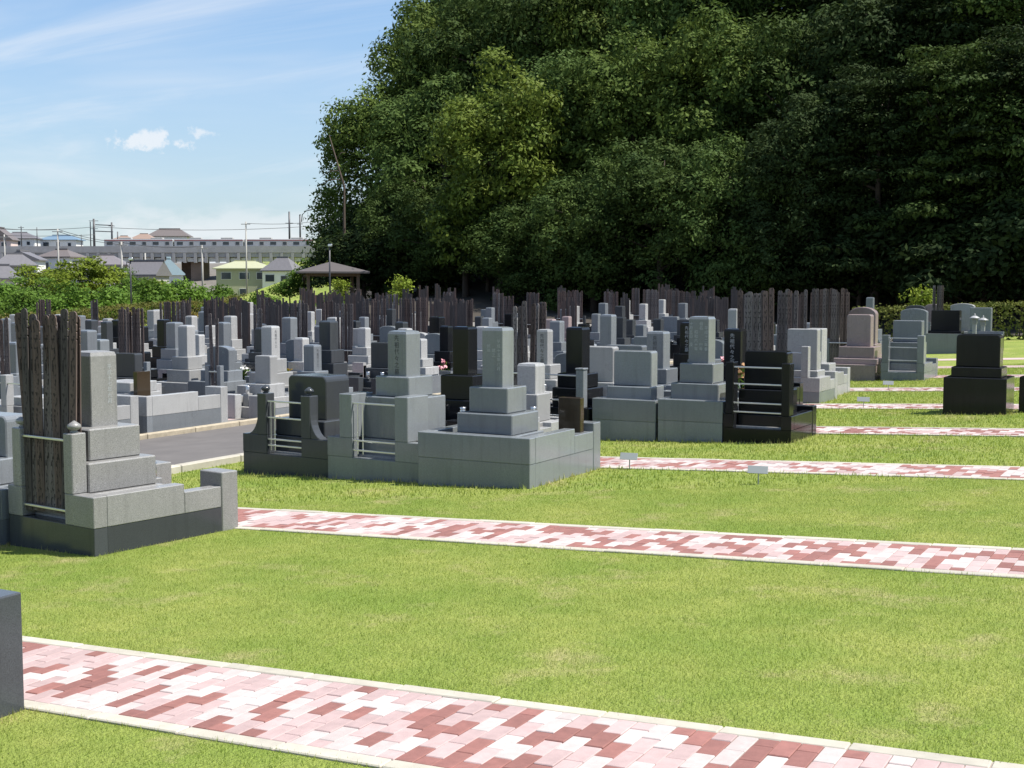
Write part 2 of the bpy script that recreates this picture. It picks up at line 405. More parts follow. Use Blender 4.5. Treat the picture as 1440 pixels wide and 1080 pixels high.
# ------------------------------------------------------------------ ground
def axis(segs):
    out = []
    for a, b_, st in segs: out += list(np.arange(a, b_, st))
    return np.array(out + [segs[-1][1]])
gx = axis([(-900, -300, 40), (-300, -100, 20), (-100, -20, 4), (-20, 16, 1.2), (16, 60, 11), (60, 400, 85)])
gy = axis([(-40, 0, 10), (0, 70, 2.5), (70, 130, 3), (130, 320, 15), (320, 800, 40), (800, 1400, 150)])
GX, GY = np.meshgrid(gx, gy); GZ = zg(GX, GY)
V = np.stack([GX, GY, GZ], -1).reshape(-1, 3); nx = len(gx)
F = [(j * nx + i, j * nx + i + 1, (j + 1) * nx + i + 1, (j + 1) * nx + i) for j in range(len(gy) - 1) for i in range(nx - 1)]
tag(obj('ground', mesh('ground', V, F, 'lawn', True)), kind='structure')

def strip(name, x0, x1, y0, y1, lift, mat, along='x', step=1.2):
    """sheet that follows the terrain, 'lift' above it"""
    if along == 'x':
        xs = sorted(set(list(np.arange(x0, x1, step)) + [x1] + [float(g) for g in gx if x0 < g < x1])); ys = [y0, y1]
    else:
        ys = sorted(set(list(np.arange(y0, y1, step)) + [y1] + [float(g) for g in gy if y0 < g < y1])); xs = sorted(set([x0, x1] + [float(g) for g in gx if x0 < g < x1]))
    V = [(x, y, zgf(x, y) + lift) for y in ys for x in xs]; n = len(xs)
    F = [(j * n + i, j * n + i + 1, (j + 1) * n + i + 1, (j + 1) * n + i) for j in range(len(ys) - 1) for i in range(n - 1)]
    return mesh(name, V, F, mat)

# bare earth of the town beyond the hedge, and the leaf litter under the wood
plain('town_earth', (0.16, 0.145, 0.125), 0.95, nscale=0.3, namt=0.5); plain('leaf_litter', (0.045, 0.036, 0.026), 0.95, nscale=1.5, namt=0.5)
def patch(name, keep, lift, mat):
    idx = np.array([[keep(gx[i], gy[j]) and keep(gx[i + 1], gy[j + 1]) for i in range(nx - 1)] for j in range(len(gy) - 1)])
    Fp = [(j * nx + i, j * nx + i + 1, (j + 1) * nx + i + 1, (j + 1) * nx + i) for j in range(len(gy) - 1) for i in range(nx - 1) if idx[j, i]]
    used = sorted({q for f in Fp for q in f}); mp_ = {q: k for k, q in enumerate(used)}
    Vp = np.stack([GX, GY, GZ], -1).reshape(-1, 3)[used] + [0, 0, lift]
    return tag(obj(name, mesh(name, Vp, [tuple(mp_[q] for q in f) for f in Fp], mat, True)), kind='structure')
patch('town_ground', lambda x, y: y > 30 and x < -62 and x + 0.79 * y < 8, 0.04, 'town_earth')
plain('grave_gravel', (0.20, 0.185, 0.165), 0.95, nscale=14, namt=0.5, bmp=0.3)
patch('gravel_ground', lambda x, y: (-46.1 < x < -16.4 and 9 < y < 66) or (-16.4 < x < -9.5 and 47 < y < 62), 0.003, 'grave_gravel')
patch('forest_floor', lambda x, y: (y > 61.0 - 0.26 * (x + 8) or (x < -23 and y > 62)) and x + 0.80 * y > -6 and y < 150, 0.05, 'leaf_litter')
ROAD0, ROAD1 = -16.35, -12.35
tag(obj('road', strip('road', ROAD0, ROAD1, -6, 64, 0.012, 'asphalt', 'y', 2.0)), kind='structure')
for side, x, mat in ((0, ROAD1 + 0.075, 'concrete'), (1, ROAD0 - 0.075, 'kerb_old')):
    ke = tag(empty('road_kerb', (x, 0, 0)), kind='structure')
    for i in range(36):
        y = 7.0 + i * 1.2 + 0.6
        obj('kerb_stone', box(0.15, 1.19, 0.26, mat, 0.012), ke, (0, y, zgf(x, y) - 0.16))

PATH_FAR = [5.72, 10.65, 15.70] + [20.1 + 4.4 * i for i in range(9)]
PATH_W = 1.1
SLOPE = math.atan(0.042)
PALETTE = ['brick_red', 'brick_pink', 'brick_pale']
def brick_mesh(l, mat): return box(0.097, l - 0.003, 0.06, mat, 0.004, 'brick')
def in_view(p, m=10):
    x, y = topix(p); return -m < x < 1440 + m and -m < y < 1080 + m
for k, yf in enumerate(PATH_FAR):
    yn = yf - PATH_W
    x0, x1 = ROAD1 + 0.15, 1.0
    if k > 8: continue
    root = tag(obj('path', strip('path', x0, x1, yn, yf, 0.004, 'sand_joint' if k < 7 else 'brick_pink')), kind='structure')
    if k > 6: continue
    rg = random.Random(40 + k); prev = {}
    cand = []
    ncol = int((x1 - x0) / 0.1)
    for i in range(ncol):
        X = x0 + 0.05 + 0.1 * i; y = yn + 0.1; j = 0
        lens = [0.2] * 4 + [0.1] if i % 2 == 0 else [0.1] + [0.2] * 4
        for l in lens:
            c = rg.choices(PALETTE, (0.33, 0.33, 0.34))[0]
            if j in prev and rg.random() < 0.30: c = prev[j]
            prev[j] = c
            cand.append((X, y + l / 2, l, c, rg.uniform(-0.0025, 0.0025), rg.uniform(-0.006, 0.006))); y += l; j += 1
    seen = [c for c in cand if in_view((c[0], c[1], zgf(c[0], c[1])))]
    seen.sort(key=lambda c: fwd((c[0], c[1], zgf(c[0], c[1]))))
    single = set(map(id, seen[:300])) if k < 2 else set()
    rest = {m_: [] for m_ in PALETTE}
    for c in cand:
        X, Y, l, mt, dz, dr = c; z = zgf(X, Y) - 0.048 + dz
        if id(c) in single: obj('brick', brick_mesh(l, mt), root, (X, Y, z), (0, -SLOPE, dr))
        else: rest[mt].append((X, Y, z, 0.097, l - 0.003, 0.06))
    for mt in PALETTE:
        if rest[mt]: tag(obj('far_bricks', boxes(rest[mt], mt, slope=0.042), root), kind='stuff')
    kern = []
    for yy in (yn + 0.05, yf - 0.05):
        for i in range(int((x1 - x0) / 0.6)):
            X = x0 + 0.3 + 0.6 * i
            if k < 3: obj('kerb_stone', box(0.595, 0.098, 0.12, 'concrete', 0.006), root, (X, yy, zgf(X, yy) - 0.106 + rg.uniform(-0.003, 0.003)), (0, -SLOPE, 0))
            else: kern.append((X, yy, zgf(X, yy) - 0.104, 0.595, 0.098, 0.12))
    if kern: tag(obj('far_kerb_stones', boxes(kern, 'concrete', slope=0.042), root), kind='stuff')
# paved walks of the block beyond the road (seen only in slivers)
for k in range(2, 11):
    yf = PATH_FAR[k]
    tag(obj('path', strip('path', -46, ROAD0 - 0.15, yf - PATH_W, yf, 0.006, 'brick_pink')), kind='structure')

# footprints that keep the grass away: (x0,x1,y0,y1)
FOOT = []

# ------------------------------------------------------------------ graves
def lettering(text, size, mat, cols=1):
    """vertical engraved writing as a thin mesh, centred, top at z=0, facing -y"""
    k = ('txt', text, size, mat)
    if k in CACHE: return CACHE[k]
    V, F = [], []
    for ci, colm in enumerate(text.split('|')):
        start = 0
        for i, ch in enumerate(colm):
            if ch == ' ': continue
            cu = bpy.data.curves.new('t', 'FONT'); cu.body = ch; cu.resolution_u = 1; cu.align_x = 'CENTER'
            o = bpy.data.objects.new('t', cu); me = o.to_mesh()
            off = len(V)
            nc = len(text.split('|'))
            cx = ((nc - 1) / 2 - ci) * size * 1.35
            V += [(v.co.x * size + cx, 0.0, v.co.y * size - (i + 1) * size * 1.06) for v in me.vertices]
            F += [tuple(off + q for q in p.vertices) for p in me.polygons]
            o.to_mesh_clear(); bpy.data.objects.remove(o); bpy.data.curves.remove(cu)
    me = mesh('lettering', V, F, mat); CACHE[k] = me
    return me

def rounded(w, h, r, seg=5, dome=0.0):
    """slab outline with rounded top corners or a domed top"""
    if dome: 
        return [(-w / 2, 0), (w / 2, 0)] + [(w / 2 * math.cos(t), h - dome + dome * math.sin(t)) for t in np.linspace(0, math.pi, 13)]
    p = [(-w / 2, 0), (w / 2, 0)]
    p += [(w / 2 - r + r * math.cos(t), h - r + r * math.sin(t)) for t in np.linspace(0, math.pi / 2, seg)]
    p += [(-w / 2 + r + r * math.cos(t), h - r + r * math.sin(t)) for t in np.linspace(math.pi / 2, math.pi, seg)]
    return p

def pillar_mesh(w, d, h, mat, cap=0.03):
    k = ('pillar', round(w, 3), round(d, 3), round(h, 3), mat, cap)
    if k in CACHE: return CACHE[k]
    bm = bmesh.new()
    rings = [(w, d, 0), (w, d, h - cap * 1.5), (w * 0.90, d * 0.90, h - cap * 0.35), (w * 0.55, d * 0.55, h)]
    vs_ = []
    for a, b_, z in rings: vs_.append([bm.verts.new((sx * a / 2, sy * b_ / 2, z)) for sx, sy in ((-1, -1), (1, -1), (1, 1), (-1, 1))])
    bm.faces.new(vs_[0][::-1]); bm.faces.new(vs_[-1])
    for q in range(3):
        for i in range(4): bm.faces.new((vs_[q][i], vs_[q][(i + 1) % 4], vs_[q + 1][(i + 1) % 4], vs_[q + 1][i]))
    ed = [e for e in bm.edges if abs(e.verts[0].co.z - e.verts[1].co.z) > h * 0.5]
    bmesh.ops.bevel(bm, geom=ed, offset=0.006, segments=1, affect='EDGES')
    me = bpy.data.meshes.new('pillar'); bm.to_mesh(me); bm.free(); me.materials.append(MATS[mat]); CACHE[k] = me; return me

KNOB = [(0.035, 0), (0.035, 0.012), (0.022, 0.02), (0.05, 0.035), (0.062, 0.055), (0.055, 0.075), (0.03, 0.092), (0.008, 0.108)]
VASE = [(0.045, 0), (0.045, 0.10), (0.038, 0.12), (0.05, 0.15)]
def make_lantern(root, x, y, z, h, mat):
    """short stone lantern: post, light box, roof, jewel"""
    p = obj('lantern_post', box(0.13, 0.13, h * 0.55, mat, 0.006), root, (x, y, z))
    obj('light_box', box(0.17, 0.17, h * 0.2, mat, 0.006), p, (0, 0, h * 0.55))
    obj('roof', lathe(((0.19, 0), (0.17, 0.03), (0.07, 0.09), (0.03, 0.10)), 8, mat), p, (0, 0, h * 0.75))
    obj('jewel', lathe(((0.02, 0), (0.035, 0.025), (0.03, 0.05), (0.004, 0.075)), 8, mat), p, (0, 0, h * 0.75 + 0.10))

def grave(label, X, Y0, w, d, mat, kerb=0.5, course=None, cmat=None, face=1, stack=(), head=None, hx=0.0, hy=None, rack=None,
          front=None, step=True, vases=True, tablet=None, text=None, lantern=None, rz=0.0, solid=False, simple=False, floor=True, z=None, group=None, stair=0):
    """family grave. Local frame: back edge at y=0, front at y=d; face=-1 turns its front to -Y.
    X = centre, Y0 = the edge nearest the camera."""
    zc = zgf(X, Y0 + d / 2) if z is None else z
    root = empty('family_grave', (X, Y0 if face > 0 else Y0 + d, zc), (0 if face > 0 else math.pi) + rz)
    tag(root, label, 'grave', group or 'family graves')
    FOOT.append((X - w / 2, X + w / 2, Y0, Y0 + d))
    cm = cmat or mat; course = course if course is not None else kerb * 0.48
    t = 0.14; sink = 0.22
    if solid:
        obj('plinth', box(w, d, kerb + sink, cm, 0.01), root, (0, d / 2, -sink))
    elif simple:
        it = [(0, t / 2, -sink, w, t, kerb + sink), (-w / 2 + t / 2, d / 2 + t / 2 - 0.003, -sink, t, d - t, kerb * 0.93 + sink), (w / 2 - t / 2, d / 2 + t / 2 - 0.003, -sink, t, d - t, kerb * 0.93 + sink),
              (-w * 0.32, d - t / 2 + 0.004, -sink, w * 0.36, t, kerb * 1.08 + sink), (w * 0.32, d - t / 2 + 0.004, -sink, w * 0.36, t, kerb * 1.08 + sink)]
        obj('kerb_wall', boxes(it, cm), root)
        obj('gravel_bed', box(w - 2 * t, d - t, 0.1 + kerb * 0.35, 'gravel', 0), root, (0, d / 2, 0))
    else:
        up = kerb - course
        lo = sink + course
        sill = rack['sill'] if rack else kerb
        # lower course all round, a touch proud of nothing: recessed 4 mm under the upper course
        obj('lower_course', box(w - 0.008, t, min(lo, sink + sill), cm, 0.004), root, (0, t / 2 + 0.004, -sink))
        for s in (-1, 1): obj('lower_course', box(t, d - t, lo, cm, 0.004), root, (s * (w / 2 - t / 2 - 0.004), d / 2 + t / 2, -sink))
        if rack:
            gw, gx0 = rack['gap'], rack.get('gx', 0.0)
            for s in (-1, 1):
                a, b_ = (-w / 2, gx0 - gw / 2) if s < 0 else (gx0 + gw / 2, w / 2)
                if b_ - a > 0.02: obj('back_wall', box(b_ - a, t, kerb - min(course, sill), mat, 0.006), root, ((a + b_) / 2, t / 2, min(course, sill)))
            pw, ph, pd = rack.get('pw', 0.13), rack['ph'], rack.get('pd', 0.16)
            for s in (-1, 1):
                px = gx0 + s * (gw / 2 + pw / 2)
                po = obj('rack_post', box(pw, pd, ph - kerb, rack.get('mat', mat), 0.008), root, (px, pd / 2 - 0.003, kerb))
                if rack.get('knob'): obj('knob', lathe(tuple(KNOB), 12, rack.get('mat', mat)), po, (0, 0, ph - kerb))
                elif rack.get('cap'): obj('cap', box(pw + 0.02, pd + 0.02, 0.03, rack.get('mat', mat), 0.008), po, (0, 0, ph - kerb))
                if rack.get('scoop'):
                    n_ = 8; rad = min(0.2, w / 2 - gw / 2 - pw - 0.03)
                    prof = [(0, 0), (rad, 0)] + [(rad - rad * math.sin(q), 0.30 - 0.30 * math.cos(q)) for q in np.linspace(0, math.pi / 2, n_)]
                    prof = [(s * a, b_) for a, b_ in prof]
                    obj('scroll', prism(prof, t * 0.9, mat), root, (gx0 + s * (gw / 2 + pw), t / 2, kerb))
            for rz in rack['rails']:
                obj('rail', box(gw + 0.02, 0.022, 0.022, 'steel', 0.004), root, (gx0, 0.03, rz))
            for bx_ in rack.get('bars', ()):
                zb = rack['rails'][0]; obj('bar', box(0.014, 0.014, ph - 0.12 - sill, 'steel', 0.003), root, (gx0 + bx_, 0.055, sill))
        else:
            obj('back_wall', box(w, t, up, mat, 0.008), root, (0, t / 2, course))
        fl = front or {}
        ph_, pl = fl.get('h', kerb + 0.06), fl.get('len', 0.34)
        for s in (-1, 1):
            ln = d - t - pl * 0.0 - 0.2
            if step:
                l1 = (d - t - 0.2) * 0.66; l2 = d - t - 0.2 - l1
                obj('side_wall', box(t, l1, up, mat, 0.006), root, (s * (w / 2 - t / 2), t + l1 / 2, course))
                obj('side_wall', box(t, l2, up * 0.72, mat, 0.006), root, (s * (w / 2 - t / 2), t + l1 + l2 / 2, course))
            else: obj('side_wall', box(t, ln, up, mat, 0.006), root, (s * (w / 2 - t / 2), t + ln / 2, course))
            obj('gate_pier', box(pl, 0.2, ph_ + sink, mat, 0.008), root, (s * (w / 2 - pl / 2 + 0.004), d - 0.1 + 0.004, -sink))
        if floor: obj('gravel_bed', box(w - 2 * t - 0.004, d - t - 0.2, course + 0.02, 'gravel', 0), root, (0, t + (d - t - 0.2) / 2, 0))
    # the stack of stones
    zz = kerb if solid else (0.0 if simple else 0.0)
    base0 = kerb if solid else kerb * 0.45 + 0.05
    zz = base0
    yc = hy if hy is not None else d * 0.42
    if not solid and stack:
        pw_, pd_, _ = stack[0]
        obj('footing', box(min(pw_ + 0.1, w - 0.3), pd_ + 0.08, kerb - 0.02, mat, 0.008), root, (hx, yc, 0.0)); zz = kerb - 0.02
    for i, (a, b_, h) in enumerate(stack):
        obj('base_stone', box(a, b_, h, mat, 0.012), root, (hx, yc, zz)); zz += h
    if head:
        kind_, hw, hd, hh = head[:4]
        if kind_ == 'pillar': me = pillar_mesh(hw, hd, hh, mat)
        elif kind_ == 'slab': me = prism(rounded(hw, hh, head[4] if len(head) > 4 else 0.06), hd, mat, bev=0.012)
        else: me = prism(rounded(hw, hh, 0, dome=head[4] if len(head) > 4 else 0.12), hd, mat, bev=0.012)
        ho = obj('headstone', me, root, (hx, yc, zz))
        if text:
            for side, s_, size, lm, dx, dz in text:
                if side == 'back': obj('lettering', lettering(s_, size, lm), ho, (dx, -hd / 2 - 0.002, dz))
                elif side == 'front': obj('lettering', lettering(s_, size, lm), ho, (dx, hd / 2 + 0.002, dz), (0, 0, math.pi))
                else: obj('lettering', lettering(s_, size, lm), ho, (hw / 2 + 0.002, dx, dz), (0, 0, math.pi / 2))
    if not solid and stair:
        for i in range(stair):
            obj('step_stone', box(w * 0.42, 0.17, kerb * (0.9 - 0.28 * i), mat, 0.008), root, (hx, yc + (stack[0][1] if stack else 0.4) / 2 + 0.10 + 0.172 * i, 0.0))
    if vases and not simple and not solid:
        yv = yc + (stack[0][1] / 2 if stack else 0.3) + 0.1
        zv = kerb * 0.45
        zv = course + 0.02 if floor else 0
        for s in (-1, 1):
            q = obj('vase_stand', box(0.14, 0.14, 0.26, mat, 0.006), root, (hx + s * 0.2, yv, zv)); obj('vase', lathe(tuple(VASE), 10, 'steel'), q, (0, 0, 0.26))
        obj('incense_stand', box(0.2, 0.16, 0.2, mat, 0.006), root, (hx, yv, zv))
    if tablet:
        x_, y_, tw, td, th, tm = tablet
        obj('name_tablet', box(tw, td, th, tm, 0.006), root, (x_, y_, (course + 0.02) if not solid else kerb))
    if lantern:
        for x_, y_ in lantern: make_lantern(root, x_, y_, course + 0.02 if not simple else 0.1, 0.62, mat)
    return root

# memorial boards (stupa-shaped top with notches)
def board_outline(w, h):
    a = w / 2
    right = [(a, 0), (a, h - 0.26), (a * 0.84, h - 0.25), (a, h - 0.24), (a, h - 0.19), (a * 0.82, h - 0.18), (a, h - 0.17), (a, h - 0.12), (a * 0.84, h - 0.108), (a, h - 0.095), (a, h - 0.035), (a * 0.8, h - 0.012), (a * 0.35, h)]
    return right + [(-x, z) for x, z in right[::-1]]
BOARD = {}
def board_mesh(w, h, kind):
    k = (w, h, kind)
    if k not in BOARD: BOARD[k] = prism(board_outline(w, h), 0.011, 'board_' + kind, bev=0)
    return BOARD[k]
ORD = ['first', 'second', 'third', 'fourth', 'fifth', 'sixth', 'seventh', 'eighth', 'ninth', 'tenth', 'eleventh', 'twelfth', 'thirteenth', 'fourteenth', 'fifteenth', 'sixteenth', 'seventeenth', 'eighteenth', 'nineteenth', 'twentieth']
def ordn(i):
    if i < 20: return ORD[i]
    tens = ['', '', 'twenty', 'thirty', 'forty', 'fifty', 'sixty', 'seventy', 'eighty', 'ninety'][(i + 1) // 10]
    u = (i + 1) % 10
    return (tens + '-' + ORD[u - 1]) if u else (tens[:-1] + 'ieth')
BUNDLES = []
def boards(Xc, Y, n, z0, ztop, where, pitch=0.088, seed=1, kinds=('grey', 'grey', 'brown', 'pale'), layers=1, lean=0.012, group=None):
    """n upright boards side by side from z0 to ztop (world heights)"""
    rg = random.Random(seed)
    for l in range(layers):
        for i in range(n):
            h = round((ztop - z0) - rg.choice([0, 0, 0.02, 0.05, 0.1]) - 0.06 * l, 2)
            o = obj('memorial_board', board_mesh(0.092, h, rg.choice(kinds)), None, (Xc + (i - (n - 1) / 2) * pitch + 0.03 * l, Y + rg.uniform(-0.012, 0.012) + 0.04 * l, z0),
                    (rg.uniform(-0.025, 0.012), rg.gauss(0, lean), rg.uniform(-0.12, 0.12)))
            pl = 'from left in' if layers == 1 else ('from left, front of' if l == 0 else 'from left, rear of')
            tag(o, f"dark weathered board, {ordn(i)} {pl} {where}", 'memorial board', group or 'wooden memorial boards behind graves')

def XatY(px, Y):
    d = pixray(px, 400.0); return d.x / d.y * Y
def bouquet(X, Y, z, petal, label, s=1.0, seed=1):
    rg = np.random.RandomState(seed); n = 26
    root = tag(empty('flower_bouquet', (X, Y, z)), label, 'flowers', 'flowers left on the graves')
    V, F = [], []
    tops = []
    for i in range(7):
        a = rg.uniform(0, 6.28); r = rg.uniform(0.02, 0.11) * s; h = rg.uniform(0.2, 0.36) * s
        tops.append((r * math.cos(a), r * math.sin(a), h)); tube([(0, 0, 0), (r * .3 * math.cos(a), r * .3 * math.sin(a), h * .5), tops[-1]], 0.005, 4, None, into=(V, F))
    obj('stems', mesh('stems', V, F, 'stem_green'), root)
    c = np.array([tops[i % 7] for i in range(n)]) * rg.uniform(0.4, 0.95, (n, 1)) + rg.normal(0, 0.03 * s, (n, 3))
    obj('foliage', leaves(c, rg.normal(size=(n, 3)), np.full(n, 0.11 * s), 'leaf_garden', 0.4, rg), root)
    c = np.repeat(np.array(tops), 6, 0) + rg.normal(0, 0.02 * s, (42, 3))
    obj('blooms', leaves(c, rg.normal(size=(42, 3)) + [0, 0, 1], np.full(42, 0.07 * s), petal, 0.9, rg), root)
def board_rack(X, Y, w, label, mat='M', h=0.95):
    z = zgf(X, Y); root = tag(empty('board_rack', (X, Y, z)), label, 'board rack', 'racks for memorial boards')
    obj('base', box(w + 0.3, 0.16, 0.45, mat, 0.008), root, (0, 0, -0.2))
    for s in (-1, 1): obj('post', box(0.11, 0.12, h - 0.25, mat, 0.008), root, (s * (w / 2 + 0.075), 0, 0.25))
    obj('rail', box(w + 0.05, 0.02, 0.03, 'steel', 0.004), root, (0, -0.045, h - 0.15))
    return z + 0.25

# ---- hand-built graves nearest the camera
FAMILY = '先祖代々之墓'
grave('dark polished grave whose kerb corner shows at the bottom left photo edge', -6.24, 3.22, 1.54, 1.40, 'D', kerb=0.60, stack=((0.8, 0.7, 0.25), (0.58, 0.5, 0.25)), head=('pillar', 0.27, 0.27, 0.68), step=False)
T1 = grave('light grey speckled grave with dark lower kerb and wooden boards, nearest at left', -9.175, 8.09, 1.30, 1.62, 'S', kerb=0.545, course=0.27, cmat='D', hx=-0.08, hy=0.56,
      stack=((0.80, 0.74, 0.27), (0.58, 0.56, 0.29)), head=('pillar', 0.285, 0.285, 0.69), rack=dict(gap=0.66, gx=-0.1, pw=0.13, pd=0.15, ph=1.08, sill=0.33, rails=(0.37, 1.0), bars=(-0.31,), knob=True),
      front=dict(h=0.60, len=0.32), rz=R(-8), text=(('side', '平成十七年九月', 0.05, 'letter_pale', 0.06, 0.58),))
zt = zgf(-9.175, 8.8)
boards(-9.27, 8.19, 8, zt + 0.33, zt + 2.17, 'the nearest light grey grave', 0.078, 3, ('grey', 'grey', 'grey', 'brown'), layers=2)
o = obj('memorial_board', board_mesh(0.083, 1.80, 'brown'), None, (-9.54, 8.24, zt + 0.332), (0.0, -0.06, 0.3))
tag(o, 'brown board leaning left, apart from the others in the nearest rack', 'memorial board', 'wooden memorial boards behind graves')
grave('grey grave with a curved kerb, mostly cut off by the left photo edge', -10.62, 8.02, 1.46, 1.63, 'M', kerb=0.55, rack=dict(gap=0.66, pw=0.14, pd=0.16, ph=1.15, sill=0.33, rails=(0.4, 0.95), scoop=True, knob=True),
      stack=((0.8, 0.7, 0.25),), head=('slab', 0.7, 0.3, 0.4))
grave('dark grey grave with curved back posts, knobs and a wide rounded headstone', -10.50, 13.06, 1.50, 1.80, 'D', rz=R(-5), kerb=0.50, course=0.26, hx=0.03, hy=0.62,
      stack=((0.86, 0.75, 0.22),), head=('slab', 0.66, 0.46, 0.56, 0.07), rack=dict(gap=0.60, gx=-0.02, pw=0.16, pd=0.16, ph=1.04, sill=0.30, rails=(0.36, 0.44, 0.72, 0.93), bars=(-0.27, -0.2), knob=True, scoop=True))
grave('mid grey grave with square back frame and inscribed pillar beside the tallest near grave', -9.0, 12.90, 1.50, 1.80, 'G', rz=R(-4), kerb=0.50, course=0.26, hx=0.0, hy=0.60,
      stack=((0.80, 0.66, 0.52), (0.52, 0.5, 0.25)), head=('pillar', 0.29, 0.29, 0.56), rack=dict(gap=0.66, gx=-0.02, pw=0.20, pd=0.42, ph=1.04, sill=0.30, rails=(0.34, 0.46, 0.92), bars=(-0.28, -0.2)),
      text=(('back', FAMILY, 0.078, 'letter_dark', 0.0, 0.52),))
grave('grey grave with tall inscribed pillar and high plain kerb beside the brick path', -7.515, 12.72, 1.49, 1.86, 'G', kerb=0.60, course=0.30, hx=0.0, hy=0.60,
      stack=((0.74, 0.66, 0.24), (0.52, 0.47, 0.30)), head=('pillar', 0.275, 0.275, 0.70), tablet=(0.52, 1.50, 0.30, 0.10, 0.62, 'B'), front=dict(h=0.62, len=0.36),
      text=(('back', ' 平成十五年八月|   建之|  彼岸', 0.05, 'letter_pale', 0.02, 0.62),))
Y3 = 17.72
grave('grey grave with a wide rounded slab on a plain kerb, left of the inscribed pillar', -7.85, Y3, 1.03, 1.26, 'G', kerb=0.62, hy=0.45, stack=((0.72, 0.52, 0.2),), head=('slab', 0.62, 0.24, 0.53, 0.04))
grave('grey grave with pillar covered in rows of writing, beside the black slab grave', -6.80, Y3, 1.0, 1.26, 'G', kerb=0.61, hy=0.48, stack=((0.74, 0.60, 0.25), (0.52, 0.46, 0.29)), head=('pillar', 0.31, 0.29, 0.69),
      text=(('back', ' 平成十二年春|俗名   行年|  昭和六十年|十月五日 没', 0.058, 'letter_pale', 0.0, 0.62),))
grave('black grave with ladder-like back rails and wide slab at the end of its row', -5.79, Y3, 1.0, 1.26, 'K', kerb=0.40, course=0.2, hy=0.5, stack=((0.72, 0.5, 0.36),), head=('slab', 0.64, 0.26, 0.55, 0.05),
      rack=dict(gap=0.70, pw=0.12, pd=0.2, ph=1.14, sill=0.36, rails=(0.42, 0.55, 0.82, 1.06)), step=False)
grave('black pillar grave with two pale grey round-topped rack posts behind the brown tablet', -8.94, Y3, 1.02, 1.26, 'K', kerb=0.5, cmat='G', hx=0.08, hy=0.52, stack=((0.62, 0.56, 0.3), (0.5, 0.44, 0.22)), head=('pillar', 0.28, 0.28, 0.72),
      rack=dict(gap=0.60, pw=0.13, pd=0.14, ph=1.08, sill=0.30, rails=(0.36, 0.6, 0.98), mat='M', cap=True))
grave('black pillar grave on stepped black base facing the camera', -9.93, 15.75, 1.06, 1.40, 'K', kerb=0.42, face=-1, hy=0.55, stack=((0.64, 0.6, 0.32), (0.56, 0.5, 0.36)), head=('pillar', 0.27, 0.27, 0.72), stair=2)
grave('short light grey double stone behind the tallest near pillar', -8.82, 15.75, 0.98, 1.36, 'L', kerb=0.42, face=-1, hy=0.5, stack=((0.42, 0.42, 0.40),), head=('pillar', 0.30, 0.30, 0.44))
grave('lone black slab grave on a tall black plinth standing on the lawn', -3.62, 22.45, 1.0, 0.90, 'K', kerb=0.61, solid=True, hy=0.42, stack=((0.80, 0.62, 0.17),), head=('slab', 0.70, 0.34, 0.54, 0.06))
o = prism(rounded(0.16, 0.62, 0.02), 0.3, 'K')
tag(obj('stone_post', o, None, (-2.9, 23.0, zgf(-2.9, 23.0) - 0.02)), 'narrow black stone post beside the lone black grave', 'stone post')
grave('pale grey grave with white posts and a tall framed slab beside the lawn edge', -7.32, 24.56, 1.06, 1.30, 'L', kerb=0.52, cmat='G', hy=0.55, hx=0.05, stack=((0.72, 0.52, 0.14),), head=('slab', 0.60, 0.22, 0.80, 0.03),
      rack=dict(gap=0.56, gx=-0.12, pw=0.14, pd=0.16, ph=1.12, sill=0.34, rails=(0.5, 0.98), mat='L'), tablet=(0.28, 0.62, 0.1, 0.3, 0.72, 'L'))
grave('light grey grave with one tall side slab, behind the white-posted grave', -7.52, 26.4, 1.05, 1.25, 'L', kerb=0.5, hy=0.5, stack=((0.7, 0.5, 0.2),), head=('slab', 0.34, 0.4, 0.72, 0.02))
grave('pink granite grave with a slab on stepped base by the lawn', XatY(1209, 31.9), 31.45, 1.02, 1.35, 'P', kerb=0.40, solid=True, hy=0.6, stack=((1.06, 0.9, 0.14), (0.86, 0.7, 0.28)), head=('slab', 0.58, 0.3, 0.78, 0.05))
grave('pink granite grave with a domed headstone behind the pink slab', XatY(1214, 35.9), 35.4, 1.05, 1.3, 'P', kerb=0.45, solid=True, hy=0.6, stack=((0.85, 0.7, 0.3),), head=('round', 0.74, 0.3, 1.0, 0.2))
grave('blue-grey grave with ladder-like back rails next to the pink slab', -6.72, 31.45, 1.02, 1.6, 'M', kerb=0.42, hy=0.6, stack=((0.76, 0.5, 0.5),), head=('slab', 0.68, 0.28, 0.52, 0.03),
      rack=dict(gap=0.66, pw=0.16, pd=0.18, ph=1.08, sill=0.40, rails=(0.47, 0.78, 1.0)))
grave('black square slab grave inside a wide grey kerb near the far hedge', -7.9, 45.8, 2.3, 1.8, 'K', kerb=0.66, cmat='M', hy=0.9, hx=XatY(1332, 46.7) + 7.9, simple=True, stack=((1.1, 0.6, 0.10),), head=('slab', 0.95, 0.35, 0.70, 0.03))
